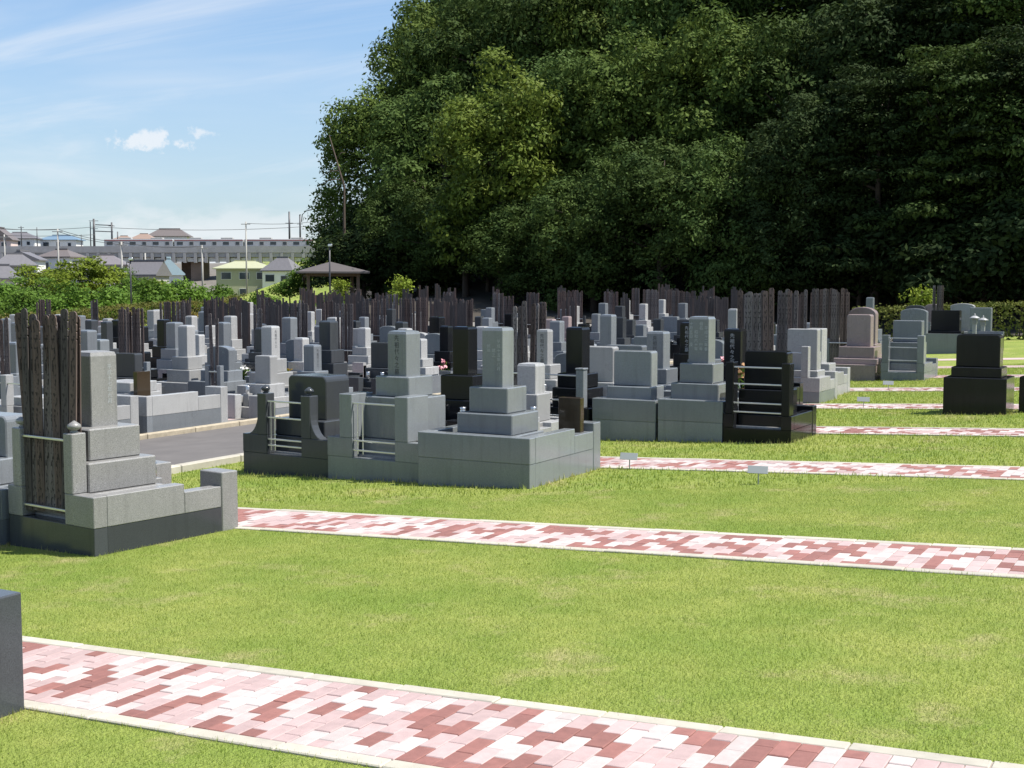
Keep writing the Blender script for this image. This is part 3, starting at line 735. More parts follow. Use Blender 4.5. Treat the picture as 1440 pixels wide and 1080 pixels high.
for lab, px, Y, mt, hd in (('grey dome-topped grave left of the black square headstone', 1287, 49.5, 'M', ('round', 0.95, 0.3, 0.98, 0.14)),
                           ('dark dome-topped grave behind the grey dome-topped one near the hedge', 1289, 53.2, 'D', ('round', 0.75, 0.3, 1.08, 0.14)), ('pink tall dome-topped grave near the far right hedge', 1313, 53.4, 'P', ('round', 0.62, 0.3, 1.10, 0.16)),
                           ('pale grey tall dome-topped grave right of the black square headstone', 1355, 53.4, 'L', ('round', 0.90, 0.3, 1.08, 0.12)), ('blue-grey wide slab grave nearest the right hedge', 1381, 52.6, 'M', ('slab', 0.78, 0.3, 0.90, 0.03))):
    grave(lab, XatY(px, Y), Y - 0.45, 1.05 if hd[0] == 'round' else 0.98, 0.95, mt, kerb=0.42, solid=True, hy=0.45, stack=((hd[1] + 0.1, 0.6, 0.14),), head=hd)
for i, (px, Y, h) in enumerate(((1372, 49.3, 0.95), (1384, 48.6, 0.86))):
    X = XatY(px, Y); r_ = tag(empty('stone_lantern', (X, Y, zgf(X, Y))), ('left' if i == 0 else 'right') + ' of two small pale stone lanterns near the hedge', 'stone lantern', 'small stone lanterns')
    obj('base', box(0.4, 0.4, 0.5, 'L'), r_, (0, 0, -0.1)); make_lantern(r_, 0, 0, 0.4, h, 'L')

# side kerbs facing the road on its far side
grave('light grey grave with low two-course kerb along the far side of the road', -17.95, 17.15, 2.1, 2.15, 'L', kerb=0.70, course=0.34, cmat='M', hx=-0.3, hy=0.9, stack=((0.8, 0.7, 0.2),), head=None, tablet=(0.35, 0.6, 0.10, 0.34, 0.74, 'B'), front=dict(h=0.74, len=0.4), vases=True)
grave('light grey grave with plain high kerb beside the road, left of the two-course kerb', -17.95, 14.85, 2.1, 2.1, 'L', kerb=0.68, course=0.34, cmat='M', hx=0.2, hy=0.6, stack=((0.7, 0.6, 0.15),), head=None,
      rack=dict(gap=0.52, gx=0.42, pw=0.14, pd=0.16, ph=1.2, sill=0.4, rails=(0.5, 1.05)))

# ---- graves read off the photograph: pillar x0,x1 and top y, stone colour
MEAS = """232 255 453 M;252 275 457 L;301 322 453 M;316 334 444 L;280 296 438 M;222 240 449 K;262 278 444 L;208 225 436 L;340 357 441 L;346 355 425 L;369 394 458 L;395 416 446 M;390 401 431 L;
450 476 451 D;461 481 446 L;496 506 423 L;602 625 445 K;757 772 463 L;772 793 451 M;797 815 430 L;842 856 426 M;842 866 442 M;864 879 430 D;876 887 422 L;
898 911 427 L;925 936 421 L;954 968 426 M;991 1002 418 M;1017 1028 413 L;1024 1041 434 L;1217 1230 418 M;108 133 464 M;330 342 440 M;430 441 438 L;2 16 448 M;12 26 442 L;142 154 452 D"""
ROWS = []
for k in range(2, 12):
    yf = PATH_FAR[k]; ROWS += [(yf - PATH_W - 1.38, 1), (yf + 0.04, -1)]
ROWS.sort()
TAKEN = [(f[0], f[1], f[2], f[3]) for f in FOOT]
def free(X, Y0, w=1.0, d=1.3):
    if X + w / 2 > ROAD0 - 0.25 and X - w / 2 < ROAD1 + 0.25: return False
    return not any(X - w / 2 < b_ and X + w / 2 > a and Y0 < d1 and Y0 + d > d0 for a, b_, d0, d1 in TAKEN)
CNAME = {'L': 'light grey', 'M': 'mid grey', 'G': 'greenish grey', 'D': 'dark grey', 'K': 'black', 'P': 'pink'}
PENDING = []      # (X, Y0, face, colour, total height, shape, boards?)
for s in MEAS.replace('\n', '').split(';'):
    a, b_, yt, c = s.split(); a, b_, yt = float(a), float(b_), float(yt)
    d = pixray((a + b_) / 2, yt); best = None
    for Y0, face in ROWS:
        Yp = Y0 + (0.58 if face > 0 else 0.72); t = Yp / d.y; X = t * d.x
        h = EYE + t * d.z - zgf(X, Yp); wd = (b_ - a) * t / FPX / 1.36
        if not free(X, Y0) or not 1.35 < h < 2.05: continue
        cost = abs(h - 1.72) * 2 + abs(wd - 0.28) * 5
        if best is None or cost < best[0]: best = (cost, X, Y0, face, h, min(max(wd, 0.22), 0.36))
    if best is None: continue
    _, X, Y0, face, h, wd = best
    TAKEN.append((X - 0.52, X + 0.52, Y0, Y0 + 1.34)); PENDING.append((X, Y0, face, c, h, ('pillar', wd)))
for px, yt, wm, c, shp in ((500, 462, 0.6, 'L', 'slab'), (882, 485, 0.75, 'M', 'slab'), (912, 473, 0.6, 'M', 'slab'), (372, 500, 0.4, 'L', 'slab')):
    d = pixray(px, yt); best = None
    for Y0, face in ROWS:
        Yp = Y0 + (0.58 if face > 0 else 0.72); t = Yp / d.y; X = t * d.x; h = EYE + t * d.z - zgf(X, Yp)
        if free(X, Y0) and 1.0 < h < 1.6 and (best is None or abs(h - 1.3) < best[0]): best = (abs(h - 1.3), X, Y0, face, h)
    if best: TAKEN.append((best[1] - 0.52, best[1] + 0.52, best[2], best[2] + 1.34)); PENDING.append((best[1], best[2], best[3], c, best[4], (shp, wm)))
# ---- the rest of the crowded rows
rg = random.Random(23)
for Y0, face in ROWS:
    for xa, xb in ((-43.0, ROAD0 - 0.8), (ROAD1 + 0.75, -7.0)):
        X = xb - rg.uniform(0, 0.3)
        while X > xa:
            px = topix((X, Y0, zgf(X, Y0) + 1.2))[0]
            lim = 1128 if Y0 < 40 else 1180
            if -30 < px < lim and free(X, Y0) and rg.random() < (0.80 if Y0 < 36 else 0.5) and Y0 < 50 and not (X > -12 and Y0 < 20.0) and not (Y0 < 17):
                c = rg.choices('LMGDKP', (0.27, 0.27, 0.08, 0.17, 0.17, 0.04))[0]
                shp = ('pillar', rg.uniform(0.26, 0.31)) if rg.random() < 0.74 else (rg.choice(['slab', 'round']), rg.uniform(0.5, 0.7))
                PENDING.append((X, Y0, face, c, rg.uniform(1.3, 1.66) if shp[0] == 'pillar' else rg.uniform(1.1, 1.35), shp)); TAKEN.append((X - 0.52, X + 0.52, Y0, Y0 + 1.34))
            X -= rg.uniform(1.08, 1.4)
rows_y = sorted({round(p[1], 2) for p in PENDING})
def simple_grave(i, p):
    X, Y0, face, c, h, (shp, wd) = p
    mates = sorted((q for q in PENDING if round(q[1], 2) == round(Y0, 2) and (q[0] < -14) == (X < -14)), key=lambda q: -q[0] if X < -14 else q[0])
    pos = mates.index(p); row = rows_y.index(round(Y0, 2))
    what = {'pillar': 'pillar', 'slab': 'slab', 'round': 'domed'}[shp]
    lab = f"{CNAME[c]} {what} grave, {ordn(pos)} from the road in {ordn(row)} row of " + ('the far block' if X < -14 else 'the near block')
    near = fwd((X, Y0, 0)) < 30
    r2 = random.Random(500 + i)
    kerb = r2.uniform(0.38, 0.55); cm = c if r2.random() < 0.6 else 'M'
    w, d = 1.02, 1.32
    if shp == 'pillar':
        rest = h - (kerb - 0.02); ph = min(0.74, rest * 0.55); s2 = (rest - ph) * 0.5
        st = ((r2.uniform(0.66, 0.78), 0.62, rest - ph - s2), (wd + 0.22, wd + 0.2, s2)); hd = ('pillar', wd, wd, ph)
    else:
        rest = h - (kerb - 0.02); hh = min(0.62, rest * 0.68); st = ((wd + 0.16, 0.5, rest - hh),); hd = (shp, wd, 0.24, hh) + ((0.04,) if shp == 'slab' else (0.1,))
    tx = None
    if near and shp == 'pillar' and r2.random() < 0.75:
        lm = 'letter_pale' if c in 'KD' else 'letter_dark'
        tx = (('front' if face < 0 else 'back', FAMILY, 0.085, lm, 0, hd[3] - 0.06),) if face < 0 else (('side', FAMILY[:5], 0.075, lm, 0, hd[3] - 0.08),)
    ln = ((-0.34, d - 0.42), (0.34, d - 0.42)) if r2.random() < 0.16 else None
    rk = None
    grave(lab, X, Y0, w, d, c, kerb=kerb, cmat=cm, face=face, hy=0.55, stack=st, head=hd, simple=not near, text=tx, lantern=ln, rack=None, step=r2.random() < 0.5, stair=2 if (face < 0 and r2.random() < 0.5) else 0, vases=near)
    if r2.random() < 0.3 and fwd((X, Y0, 0)) < 38:
        pet = r2.choice(['petal_white', 'petal_white', 'petal_pink', 'petal_dry', 'petal_yellow', 'petal_red'])
        yy = Y0 + (0.98 if face > 0 else d - 0.98); zz_ = zgf(X, Y0 + d / 2) + (kerb * 0.48 + 0.30 if near else 0.1 + kerb * 0.35)
        dx = r2.choice([-0.2, 0.2])
        bouquet(X + dx, yy, zz_, pet, f"{pet[6:] if pet != 'petal_dry' else 'withered'} flowers at the {CNAME[c]} {what} grave, {ordn(pos)} from road, {ordn(row)} row", 1.25, 900 + i)
for i, p in enumerate(PENDING): simple_grave(i, p)
bouquet(-10.35, 14.05, zgf(-10.5, 13.6) + 0.5, 'petal_orange', 'withered orange flowers behind the dark grave with curved posts', 1.2, 5)

# ---- bundles of memorial boards read off the photograph: x0,x1,top y
BND = """0 12 446;167 199 432;226 260 424;286 302 420;322 340 418;356 367 428;364 385 418;400 432 422;452 472 421;474 495 426;509 541 420;544 560 413;561 600 418;622 637 410;638 664 420;
693 707 411;707 722 416;722 749 423;750 767 423;740 757 411;774 830 408;850 869 410;888 900 405;903 927 407;928 943 407;945 959 408;959 978 409;1040 1078 408;1079 1086 405;1094 1120 405;1127 1134 406;1140 1160 406;1160 1195 405;1311 1327 401;52 70 421;128 138 421;296 304 441"""
def clear_line(X, Y, w):
    return not any(X - w / 2 < b_ and X + w / 2 > a and Y + 0.08 > d0 and Y - 0.08 < d1 for a, b_, d0, d1 in FOOT)
bi = 0
for s in sorted(BND.replace('\n', '').split(';'), key=lambda q: float(q.split()[0])):
    a, b_, yt = map(float, s.split()); d = pixray((a + b_) / 2, yt); best = None
    for k in range(2, 12):
        for Y in (PATH_FAR[k] - PATH_W - 1.56, PATH_FAR[k] + 1.50):
            t = Y / d.y; X = t * d.x; h = EYE + t * d.z - zgf(X, Y)
            if ROAD0 - 0.2 < X < ROAD1 + 0.2 or Y < 16: continue
            if X > -13 and (Y < 21 or (a > 1088 and Y < 24) or (a > 1125 and Y < 35) or (a > 1300 and Y < 50)): continue
            w_ = (b_ - a) / FPX * Y * 1.2
            cost = abs(h - 2.18) + (0 if clear_line(X, Y, w_ + 0.3) else 0.35)
            if best is None or cost < best[0]: best = (cost, X, Y, h)
    _, X, Y, h = best
    F_ = fwd((X, Y, 0)); wm = (b_ - a) / FPX * F_ / max(0.5, math.cos(YAW - math.atan(((a + b_) / 2 - CX) / FPX)))
    n = max(2, min(14, round(wm / 0.086)))
    name = f"{ordn(bi)} bundle of boards from the photo's left"; bi += 1
    z0 = board_rack(X, Y, n * 0.09, f"stone rack holding the {name}", 'M' if bi % 3 else 'D')
    kinds = ('grey', 'brown', 'grey', 'pale') if bi % 2 else ('brown', 'grey', 'brown')
    boards(X, Y, n, z0, zgf(X, Y) + min(max(h, 1.7), 2.7), f"the {name}", 0.086, 60 + bi, kinds, lean=0.012)
# the farther, thinner rows of boards that close the view towards the wood
rs_ = random.Random(77); far_items = {'board_grey': [], 'board_brown': []}
for px0, px1, F0, F1 in ((330, 1000, 48, 66), (420, 1190, 54, 68), (250, 640, 40, 52)):
    for q in range(20):
        px = rs_.uniform(px0, px1); F = rs_.uniform(F0, F1); d = pixray(px, 400.0); X, Y = d.x * F, d.y * F
        if ROAD0 - 1 < X < ROAD1 + 1: continue
        for i in range(rs_.randint(4, 9)):
            x = X + i * 0.092
            if not clear_line(x, Y, 0.1): continue
            far_items[rs_.choice(['board_grey', 'board_grey', 'board_brown'])].append((x, Y + rs_.uniform(-.02, .02), zgf(x, Y) - 0.03, 0.086, 0.012, rs_.uniform(2.0, 2.25)))
for km, it in far_items.items():
    tag(obj('far_memorial_boards', boxes(it, km)), ('grey' if 'grey' in km else 'brown') + ' wooden boards massed in the farthest rows below the wood', 'memorial boards', kind='stuff')
# small plot markers on stakes
for i, (px, py, lab) in enumerate(((885, 660, 'small grey plot marker on a stake left, before the third brick path'), (1066, 681, 'small grey plot marker on a stake, nearest one on the lawn'), (1214, 574, 'small pale plot marker right of the white-posted grave'), (1249, 549, 'small pale plot marker in front of the ladder-railed blue-grey grave'))):
    d = pixray(px, py); t = EYE / (0.042 * d.x - d.z); X, Y = d.x * t, d.y * t
    r_ = tag(empty('plot_marker', (X, Y, zgf(X, Y)), YAW * 0.3), lab, 'marker', 'plot markers on the lawn')
    obj('stake', box(0.012, 0.012, 0.26, 'sign_plate', 0), r_, (0, 0.012, -0.06))
    obj('plate', prism([(-0.11, 0.0), (0.11, 0.0), (0.11, 0.09), (-0.11, 0.09)], 0.008, 'sign_plate', bev=0.002), r_, (0, -0.05, 0.125), (R(-28), 0, 0))

# ------------------------------------------------------------------ trees and hedges
def crown_mesh(seed, lobes, n, size, mat, flat=1.0, up=0.3, fill=0.18):
    """leaf sprays gathered in tufts over the shells of overlapping lobes; lobes = (x,y,z,rx,rz)"""
    rs = np.random.RandomState(seed); lb = np.array(lobes, float)
    area = lb[:, 3] ** 2 * (0.5 + 0.5 * lb[:, 4] / lb[:, 3]); nt = n // 9
    li = rs.choice(len(lb), nt, p=area / area.sum())
    u = rs.normal(size=(nt, 3)); u /= np.linalg.norm(u, axis=1, keepdims=True)
    u[:, 2] = np.where(u[:, 2] < -0.75, -u[:, 2] * 0.6, u[:, 2])
    rad = np.where(rs.rand(nt) < fill, rs.uniform(0.45, 0.8, nt), rs.uniform(0.82, 1.04, nt))
    sc = np.stack([lb[li, 3], lb[li, 3], lb[li, 4]], 1)
    c = lb[li, :3] + u * sc * rad[:, None]
    nrm = u / sc; nrm /= np.linalg.norm(nrm, axis=1, keepdims=True)
    # drop tufts buried deep in another lobe
    deep = np.zeros(nt, bool)
    for q in lb:
        dd = (c - q[:3]) / np.array([q[3], q[3], q[4]]); deep |= (np.linalg.norm(dd, axis=1) < 0.55)
    keep = ~deep | (rs.rand(nt) < 0.25); c, nrm = c[keep], nrm[keep]; nt = len(c)
    C = np.repeat(c, 9, 0) + rs.normal(0, 1, (nt * 9, 3)) * np.array([1, 1, 0.6 * flat]) * size * 0.95
    Nn = np.repeat(nrm, 9, 0) * 1.25 + rs.normal(0, 0.5, (nt * 9, 3)) + [0, 0, up]
    S = size * rs.uniform(0.5, 1.5, nt * 9)
    return leaves(C, Nn, S, mat, 0.5, rs)
def dome_lobes(seed, R_, H, n, z0, rl=(0.26, 0.42), squash=0.75, low=-0.35):
    rg = random.Random(seed); out = [(0, 0, z0 + H * 0.45, R_ * 0.62, H * 0.36)]
    for i in range(n):
        ph = math.acos(rg.uniform(low, 1.0)); th = i * 2.39996 + rg.uniform(-0.4, 0.4)
        r = R_ * rg.uniform(*rl); k = rg.uniform(0.62, 0.92) if rg.random() < 0.8 else rg.uniform(0.95, 1.12)
        out.append((R_ * k * math.sin(ph) * math.cos(th), R_ * k * math.sin(ph) * math.sin(th), z0 + H * 0.42 + H * 0.5 * k * math.cos(ph), r, r * squash))
    return out
def layer_lobes(seed, R_, H, n, z0):
    rg = random.Random(seed); out = []
    for i in range(n):
        f_ = (i + 0.5) / n; z = z0 + H * f_; rr = R_ * (1.0 - 0.55 * f_ ** 1.5) * rg.uniform(0.35, 0.95); th = i * 2.39996 + rg.uniform(-0.5, 0.5)
        r = R_ * rg.uniform(0.24, 0.40); out.append((rr * math.cos(th), rr * math.sin(th), z - rr * 0.10, r, r * 0.30))
    return out
def trunk_mesh(seed, lobes, h, r0, mat='bark'):
    rg = random.Random(seed); V, F = [], []
    bend = [Vector((rg.uniform(-.25, .25) * q, rg.uniform(-.25, .25) * q, h * q)) for q in (0, 0.3, 0.6, 0.85, 1.0)]
    tube([bend[0] - Vector((0, 0, 0.6))] + bend, [r0 * 1.35, r0 * 1.1, r0 * 0.85, r0 * 0.66, r0 * 0.45, r0 * 0.2], 8, None, into=(V, F))
    for l in rg.sample(lobes, min(10, len(lobes))):
        tgt = Vector(l[:3]); z = max(h * 0.25, min(h * 0.85, tgt.z - 0.35 * math.hypot(tgt.x, tgt.y)))
        st = Vector((0, 0, z)); mid = st.lerp(tgt, 0.5) + Vector((0, 0, 0.25)); tube([st, mid, tgt], [r0 * 0.38, r0 * 0.24, r0 * 0.08], 6, None, into=(V, F))
    return mesh('trunk', V, F, mat, True)
SPECIES = {}
def species(key, seed, lobes, n, size, mat, h, r0, **kw):
    SPECIES[key] = (crown_mesh(seed, lobes, n, size, mat, **kw), trunk_mesh(seed + 1, lobes, h, r0))
LB = {}
LB['oakA'] = dome_lobes(3, 5.2, 14.5, 85, 2.6, (0.18, 0.34), 0.95, -0.7); LB['oakB'] = dome_lobes(8, 4.8, 15.5, 85, 2.4, (0.18, 0.34), 1.0, -0.7); LB['oakC'] = dome_lobes(15, 5.6, 13.5, 90, 2.6, (0.16, 0.32), 0.95, -0.7)
LB['layA'] = layer_lobes(5, 6.2, 12.5, 58, 4.4); LB['layB'] = layer_lobes(9, 5.6, 14.0, 60, 4.0)
LB['brt'] = dome_lobes(21, 4.7, 15.0, 80, 2.0, (0.17, 0.32), 1.0, -0.7)
species('oak_dark', 31, LB['oakA'], 36000, 0.30, 'leaf_dark', 12, 0.34)
species('oak_tall', 33, LB['oakB'], 36000, 0.30, 'leaf_mid', 13, 0.32)
species('oak_wide', 35, LB['oakC'], 36000, 0.30, 'leaf_dark', 11, 0.36)
LB['bush'] = dome_lobes(25, 5.4, 13.5, 100, 0.6, (0.16, 0.30), 0.95, -0.9); species('bushy', 45, LB['bush'], 40000, 0.30, 'leaf_dark', 10, 0.3)
species('layer_wide', 37, LB['layA'], 36000, 0.30, 'leaf_mid', 12, 0.34, flat=0.5, up=0.9)
species('layer_tall', 39, LB['layB'], 36000, 0.30, 'leaf_dark', 13, 0.32, flat=0.5, up=0.9)
species('bright', 41, LB['brt'], 36000, 0.30, 'leaf_bright', 12, 0.30)
LB['und'] = dome_lobes(51, 3.0, 5.6, 26, 0.2); species('understory', 53, LB['und'], 11000, 0.32, 'leaf_conifer', 4.5, 0.14)  # shade under the canopy is put into this leaf colour
species('layer_shade', 81, LB['layB'], 36000, 0.30, 'leaf_conifer', 13, 0.34, flat=0.5, up=0.9)  # crown shapes reused from above, with shade painted into the leaves
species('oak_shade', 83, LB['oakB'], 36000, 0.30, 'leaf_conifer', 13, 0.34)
LB['gard'] = dome_lobes(61, 1.9, 3.6, 22, 0.9, (0.28, 0.45), 0.6); species('garden', 63, LB['gard'], 4200, 0.24, 'leaf_garden', 3.6, 0.11)
LB['garl'] = layer_lobes(65, 2.4, 2.8, 20, 1.0); species('garden_pine', 67, LB['garl'], 4200, 0.24, 'leaf_lime', 3.4, 0.12, flat=0.5, up=0.8)
LB['shr'] = dome_lobes(71, 1.3, 1.9, 16, 0.0, (0.32, 0.5), 0.8); species('shrub', 73, LB['shr'], 2600, 0.19, 'leaf_garden', 1.2, 0.05)
LB['sap'] = dome_lobes(75, 0.6, 2.2, 18, 0.5, (0.3, 0.5), 1.0); species('sapling', 77, LB['sap'], 900, 0.17, 'leaf_lime', 2.2, 0.035)
SPECIES['rust_shrub'] = (crown_mesh(79, LB['shr'], 1800, 0.18, 'leaf_rust'), SPECIES['shrub'][1])
def plant(name, key, X, Y, s, label, cat, group, sz=1.0, rz=None, dz=0.0):
    r_ = empty(name, (X, Y, zgf(X, Y) - 0.05 + dz), rnd.uniform(0, 6.28) if rz is None else rz); r_.scale = (s, s, s * sz)
    tag(r_, label, cat, group)
    obj('crown', SPECIES[key][0], r_); obj('trunk', SPECIES[key][1], r_)
    return r_

# the wooded hill: (photo x, metres along the axis, scale, vertical scale, species)
def gpos(px, F):
    d = pixray(px, 400.0); return d.x * F, d.y * F
WOOD = [
 # front row
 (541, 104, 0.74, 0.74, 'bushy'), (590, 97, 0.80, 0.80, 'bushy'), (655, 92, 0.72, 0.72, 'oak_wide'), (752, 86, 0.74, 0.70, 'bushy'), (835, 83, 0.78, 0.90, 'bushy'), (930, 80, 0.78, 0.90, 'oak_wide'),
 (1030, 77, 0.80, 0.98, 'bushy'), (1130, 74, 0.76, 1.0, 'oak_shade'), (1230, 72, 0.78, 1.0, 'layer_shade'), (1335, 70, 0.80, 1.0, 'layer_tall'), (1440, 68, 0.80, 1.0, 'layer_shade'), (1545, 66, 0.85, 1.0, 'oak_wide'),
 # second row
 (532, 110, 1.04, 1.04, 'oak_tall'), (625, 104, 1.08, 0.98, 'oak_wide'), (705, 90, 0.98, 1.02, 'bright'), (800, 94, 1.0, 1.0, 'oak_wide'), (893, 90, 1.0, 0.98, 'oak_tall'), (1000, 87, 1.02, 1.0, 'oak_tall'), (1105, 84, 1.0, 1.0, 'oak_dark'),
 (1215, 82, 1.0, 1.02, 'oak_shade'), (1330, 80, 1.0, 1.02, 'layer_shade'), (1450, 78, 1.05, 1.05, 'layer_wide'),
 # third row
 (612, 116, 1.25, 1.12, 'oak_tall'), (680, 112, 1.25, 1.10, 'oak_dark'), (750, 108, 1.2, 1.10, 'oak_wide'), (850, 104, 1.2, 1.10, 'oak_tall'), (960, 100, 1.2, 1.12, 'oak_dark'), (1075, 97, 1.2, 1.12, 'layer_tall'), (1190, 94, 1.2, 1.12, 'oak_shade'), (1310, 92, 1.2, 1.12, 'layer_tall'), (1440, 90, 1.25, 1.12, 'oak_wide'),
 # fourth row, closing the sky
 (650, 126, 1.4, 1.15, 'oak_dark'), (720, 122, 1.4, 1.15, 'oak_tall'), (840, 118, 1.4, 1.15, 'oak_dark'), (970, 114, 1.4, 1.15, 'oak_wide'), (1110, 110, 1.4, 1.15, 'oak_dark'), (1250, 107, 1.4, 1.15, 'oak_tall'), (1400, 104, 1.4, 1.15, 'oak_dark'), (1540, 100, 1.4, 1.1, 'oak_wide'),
]
SPN = {'oak_shade': 'dense tree coloured dark for shade', 'bushy': 'broadleaf tree leafy to the ground', 'layer_shade': 'drooping layered tree coloured dark for shade', 'oak_dark': 'dark dense broadleaf tree', 'oak_tall': 'tall mid-green broadleaf tree', 'oak_wide': 'wide dark broadleaf tree', 'layer_wide': 'tree with spreading layered branches', 'layer_tall': 'tall dark tree with layered branches', 'bright': 'bright yellow-green domed tree'}
rown = [0] * 12 + [1] * 10 + [2] * 9 + [3] * 8
for i, (px, F, s, sz, key) in enumerate(WOOD):
    X, Y = gpos(px, F); k = rown[i]; pos = i - rown.index(k)
    plant('forest_tree', key, X, Y, s, f"{SPN[key]}, {ordn(pos)} from left, {['front', 'second', 'third', 'back'][k]} row of the wood", 'tree', 'trees of the wooded hill', sz)
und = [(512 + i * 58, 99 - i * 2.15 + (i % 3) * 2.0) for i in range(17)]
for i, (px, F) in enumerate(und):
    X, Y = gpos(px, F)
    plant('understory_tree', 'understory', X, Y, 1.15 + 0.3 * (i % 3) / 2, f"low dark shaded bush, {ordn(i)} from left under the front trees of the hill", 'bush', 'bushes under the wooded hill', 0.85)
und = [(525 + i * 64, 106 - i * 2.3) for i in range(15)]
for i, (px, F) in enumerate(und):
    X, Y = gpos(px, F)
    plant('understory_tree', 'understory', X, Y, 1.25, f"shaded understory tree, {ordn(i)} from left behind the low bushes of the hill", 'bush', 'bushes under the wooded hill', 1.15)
# bare leaning sapling at the left edge of the wood
p0 = Vector((*gpos(484, 98), 0)); z0 = zgf(p0.x, p0.y)
top = at(463, 190, 98); b0 = at(484, 262, 98)
V_, F_ = [], []
base = Vector((p0.x, p0.y, z0))
tube([base - Vector((0, 0, 0.3)), base.lerp(b0, 0.6), b0, top], [0.13, 0.11, 0.08, 0.03], 6, None, into=(V_, F_))
for a_, e_ in (((476, 240), (450, 250)), ((480, 252), (448, 262)), ((470, 215), (462, 205)), ((473, 225), (486, 214))):
    tube([at(*a_, 98), at((a_[0] + e_[0]) / 2, min(a_[1], e_[1]) + 1, 98), at(*e_, 98)], [0.04, 0.03, 0.015], 5, None, into=(V_, F_))
sp = tag(empty('bare_tree', base), 'thin bare dead tree leaning left at the wood edge', 'tree')
o_ = obj('trunk', mesh('trunk', V_, F_, 'bark', True), sp, -base)

def hedge(name, pts, w, h, mat, label, seed, n_per=420):
    """clipped hedge along a polyline of (x,y)"""
    rs = np.random.RandomState(seed); C, Nn = [], []; stems = ([], [])
    for (xa, ya), (xb, yb) in zip(pts[:-1], pts[1:]):
        ln = math.hypot(xb - xa, yb - ya); n = int(ln * n_per); t = rs.rand(n); u = rs.rand(n)
        dx, dy = (xb - xa) / ln, (yb - ya) / ln
        face = rs.choice(4, n, p=[0.4, 0.15, 0.4, 0.05])
        off = np.where(face == 0, -w / 2, np.where(face == 1, w / 2, (u - 0.5) * w)) + rs.normal(0, 0.06, n)
        zz = np.where(face == 2, h, np.where(face == 3, h * u * 0.8, h * u)) + rs.normal(0, 0.07, n)
        X = xa + dx * t * ln - dy * off; Y = ya + dy * t * ln + dx * off
        C.append(np.stack([X, Y, zg(X, Y) + np.maximum(zz, 0.03)], 1))
        nv = np.zeros((n, 3)); nv[face == 0] = (dy, -dx, 0.2); nv[face == 1] = (-dy, dx, 0.2); nv[face >= 2] = (0, 0, 1)
        Nn.append(nv + rs.normal(0, 0.5, (n, 3)))
        for q in np.arange(0.3, ln, 0.8):
            x_, y_ = xa + dx * q, ya + dy * q; z_ = zgf(x_, y_); tube([(x_, y_, z_ - 0.1), (x_ + 0.05, y_, z_ + h * 0.9)], [0.035, 0.012], 5, None, into=stems)
    C = np.concatenate(C); Nn = np.concatenate(Nn)
    r_ = tag(empty(name, (pts[0][0], pts[0][1], zgf(*pts[0]))), label, 'hedge')
    off = -Vector(r_.location)
    obj('foliage', leaves(C, Nn, rs.uniform(0.09, 0.2, len(C)), mat, 0.55, rs), r_, off); obj('stems', mesh('stems', stems[0], stems[1], 'bark'), r_, off)
hedge('clipped_hedge', [(-43.5, 34.0), (-47.5, 43.0), (-54.0, 57.0), (-60.0, 70.0)], 1.1, 1.28, 'leaf_hedge', 'clipped hedge with rusty orange tips behind the far left graves', 5, 260)
hedge('clipped_hedge', [(-14.5, 57.5), (-8.0, 58.6), (4.0, 60.0)], 1.2, 1.5, 'leaf_hedge_lime', 'clipped yellow-tipped hedge along the foot of the wood at right', 6, 420)

# garden planting beyond the left hedge, and single small trees in the cemetery
GARD = [(15, 92, 'garden', 0.72), (48, 88, 'garden', 0.7), (85, 96, 'garden_pine', 0.95), (112, 100, 'garden_pine', 1.22), (52, 104, 'garden_pine', 1.1), (147, 102, 'garden_pine', 1.12), (168, 98, 'garden', 0.62), (190, 104, 'garden', 0.85), (222, 108, 'garden_pine', 0.82), (268, 112, 'garden', 0.6),
        (30, 84, 'shrub', 1.08), (70, 84, 'shrub', 1.08), (100, 86, 'shrub', 1.15), (128, 86, 'shrub', 1.08), (155, 86, 'shrub', 1.15), (182, 88, 'shrub', 1.15), (208, 90, 'shrub', 1.15), (234, 90, 'shrub', 1.15), (258, 92, 'shrub', 1.15), (284, 92, 'shrub', 1.08), (308, 94, 'shrub', 0.72), (335, 90, 'shrub', 0.72),
        (362, 88, 'shrub', 0.72), (385, 86, 'shrub', 0.72), (408, 88, 'garden', 0.6), (0, 86, 'shrub', 1.15), (436, 104, 'garden', 0.8)]
cnt = {}
for px, F, key, s in GARD:
    X, Y = gpos(px, F); cnt[key] = cnt.get(key, 0) + 1
    nm = {'garden': 'leafy green garden tree', 'garden_pine': 'pale green layered garden tree', 'shrub': 'round green garden shrub'}[key]
    pos = sorted(q[0] for q in GARD if q[2] == key).index(px)
    plant('garden_tree' if key != 'shrub' else 'garden_shrub', key, X, Y, s * (1 if key != 'shrub' else (0.8, 1.15, 0.95, 1.3)[cnt[key] % 4]), f"{nm}, {ordn(pos)} of its kind from the left, beyond the hedge", 'tree' if key != 'shrub' else 'shrub', 'garden planting beyond the hedge')
for px, F, key, s, lab, c_ in ((562, 66, 'sapling', 0.95, 'young lime-green tree standing alone before the dark wood', 'tree'), (1299, 55, 'sapling', 0.98, 'young yellow-green tree beside two boards near the right hedge', 'tree'), (478, 84, 'sapling', 0.9, 'yellow-green shrub growing inside the pavilion', 'shrub'),
                              (680, 44, 'shrub', 0.42, 'small lime shrub behind the tall inscribed pillar', 'shrub'), (272, 56, 'rust_shrub', 0.75, 'rusty orange shrub left among the far graves', 'shrub'), (470, 80, 'shrub', 0.8, 'pale green shrub at the foot of the pavilion', 'shrub')):
    X, Y = gpos(px, F); plant('small_tree' if c_ == 'tree' else 'small_shrub', key, X, Y, s, lab, c_, None, dz=0.35 if key == 'sapling' and px == 562 else 0)

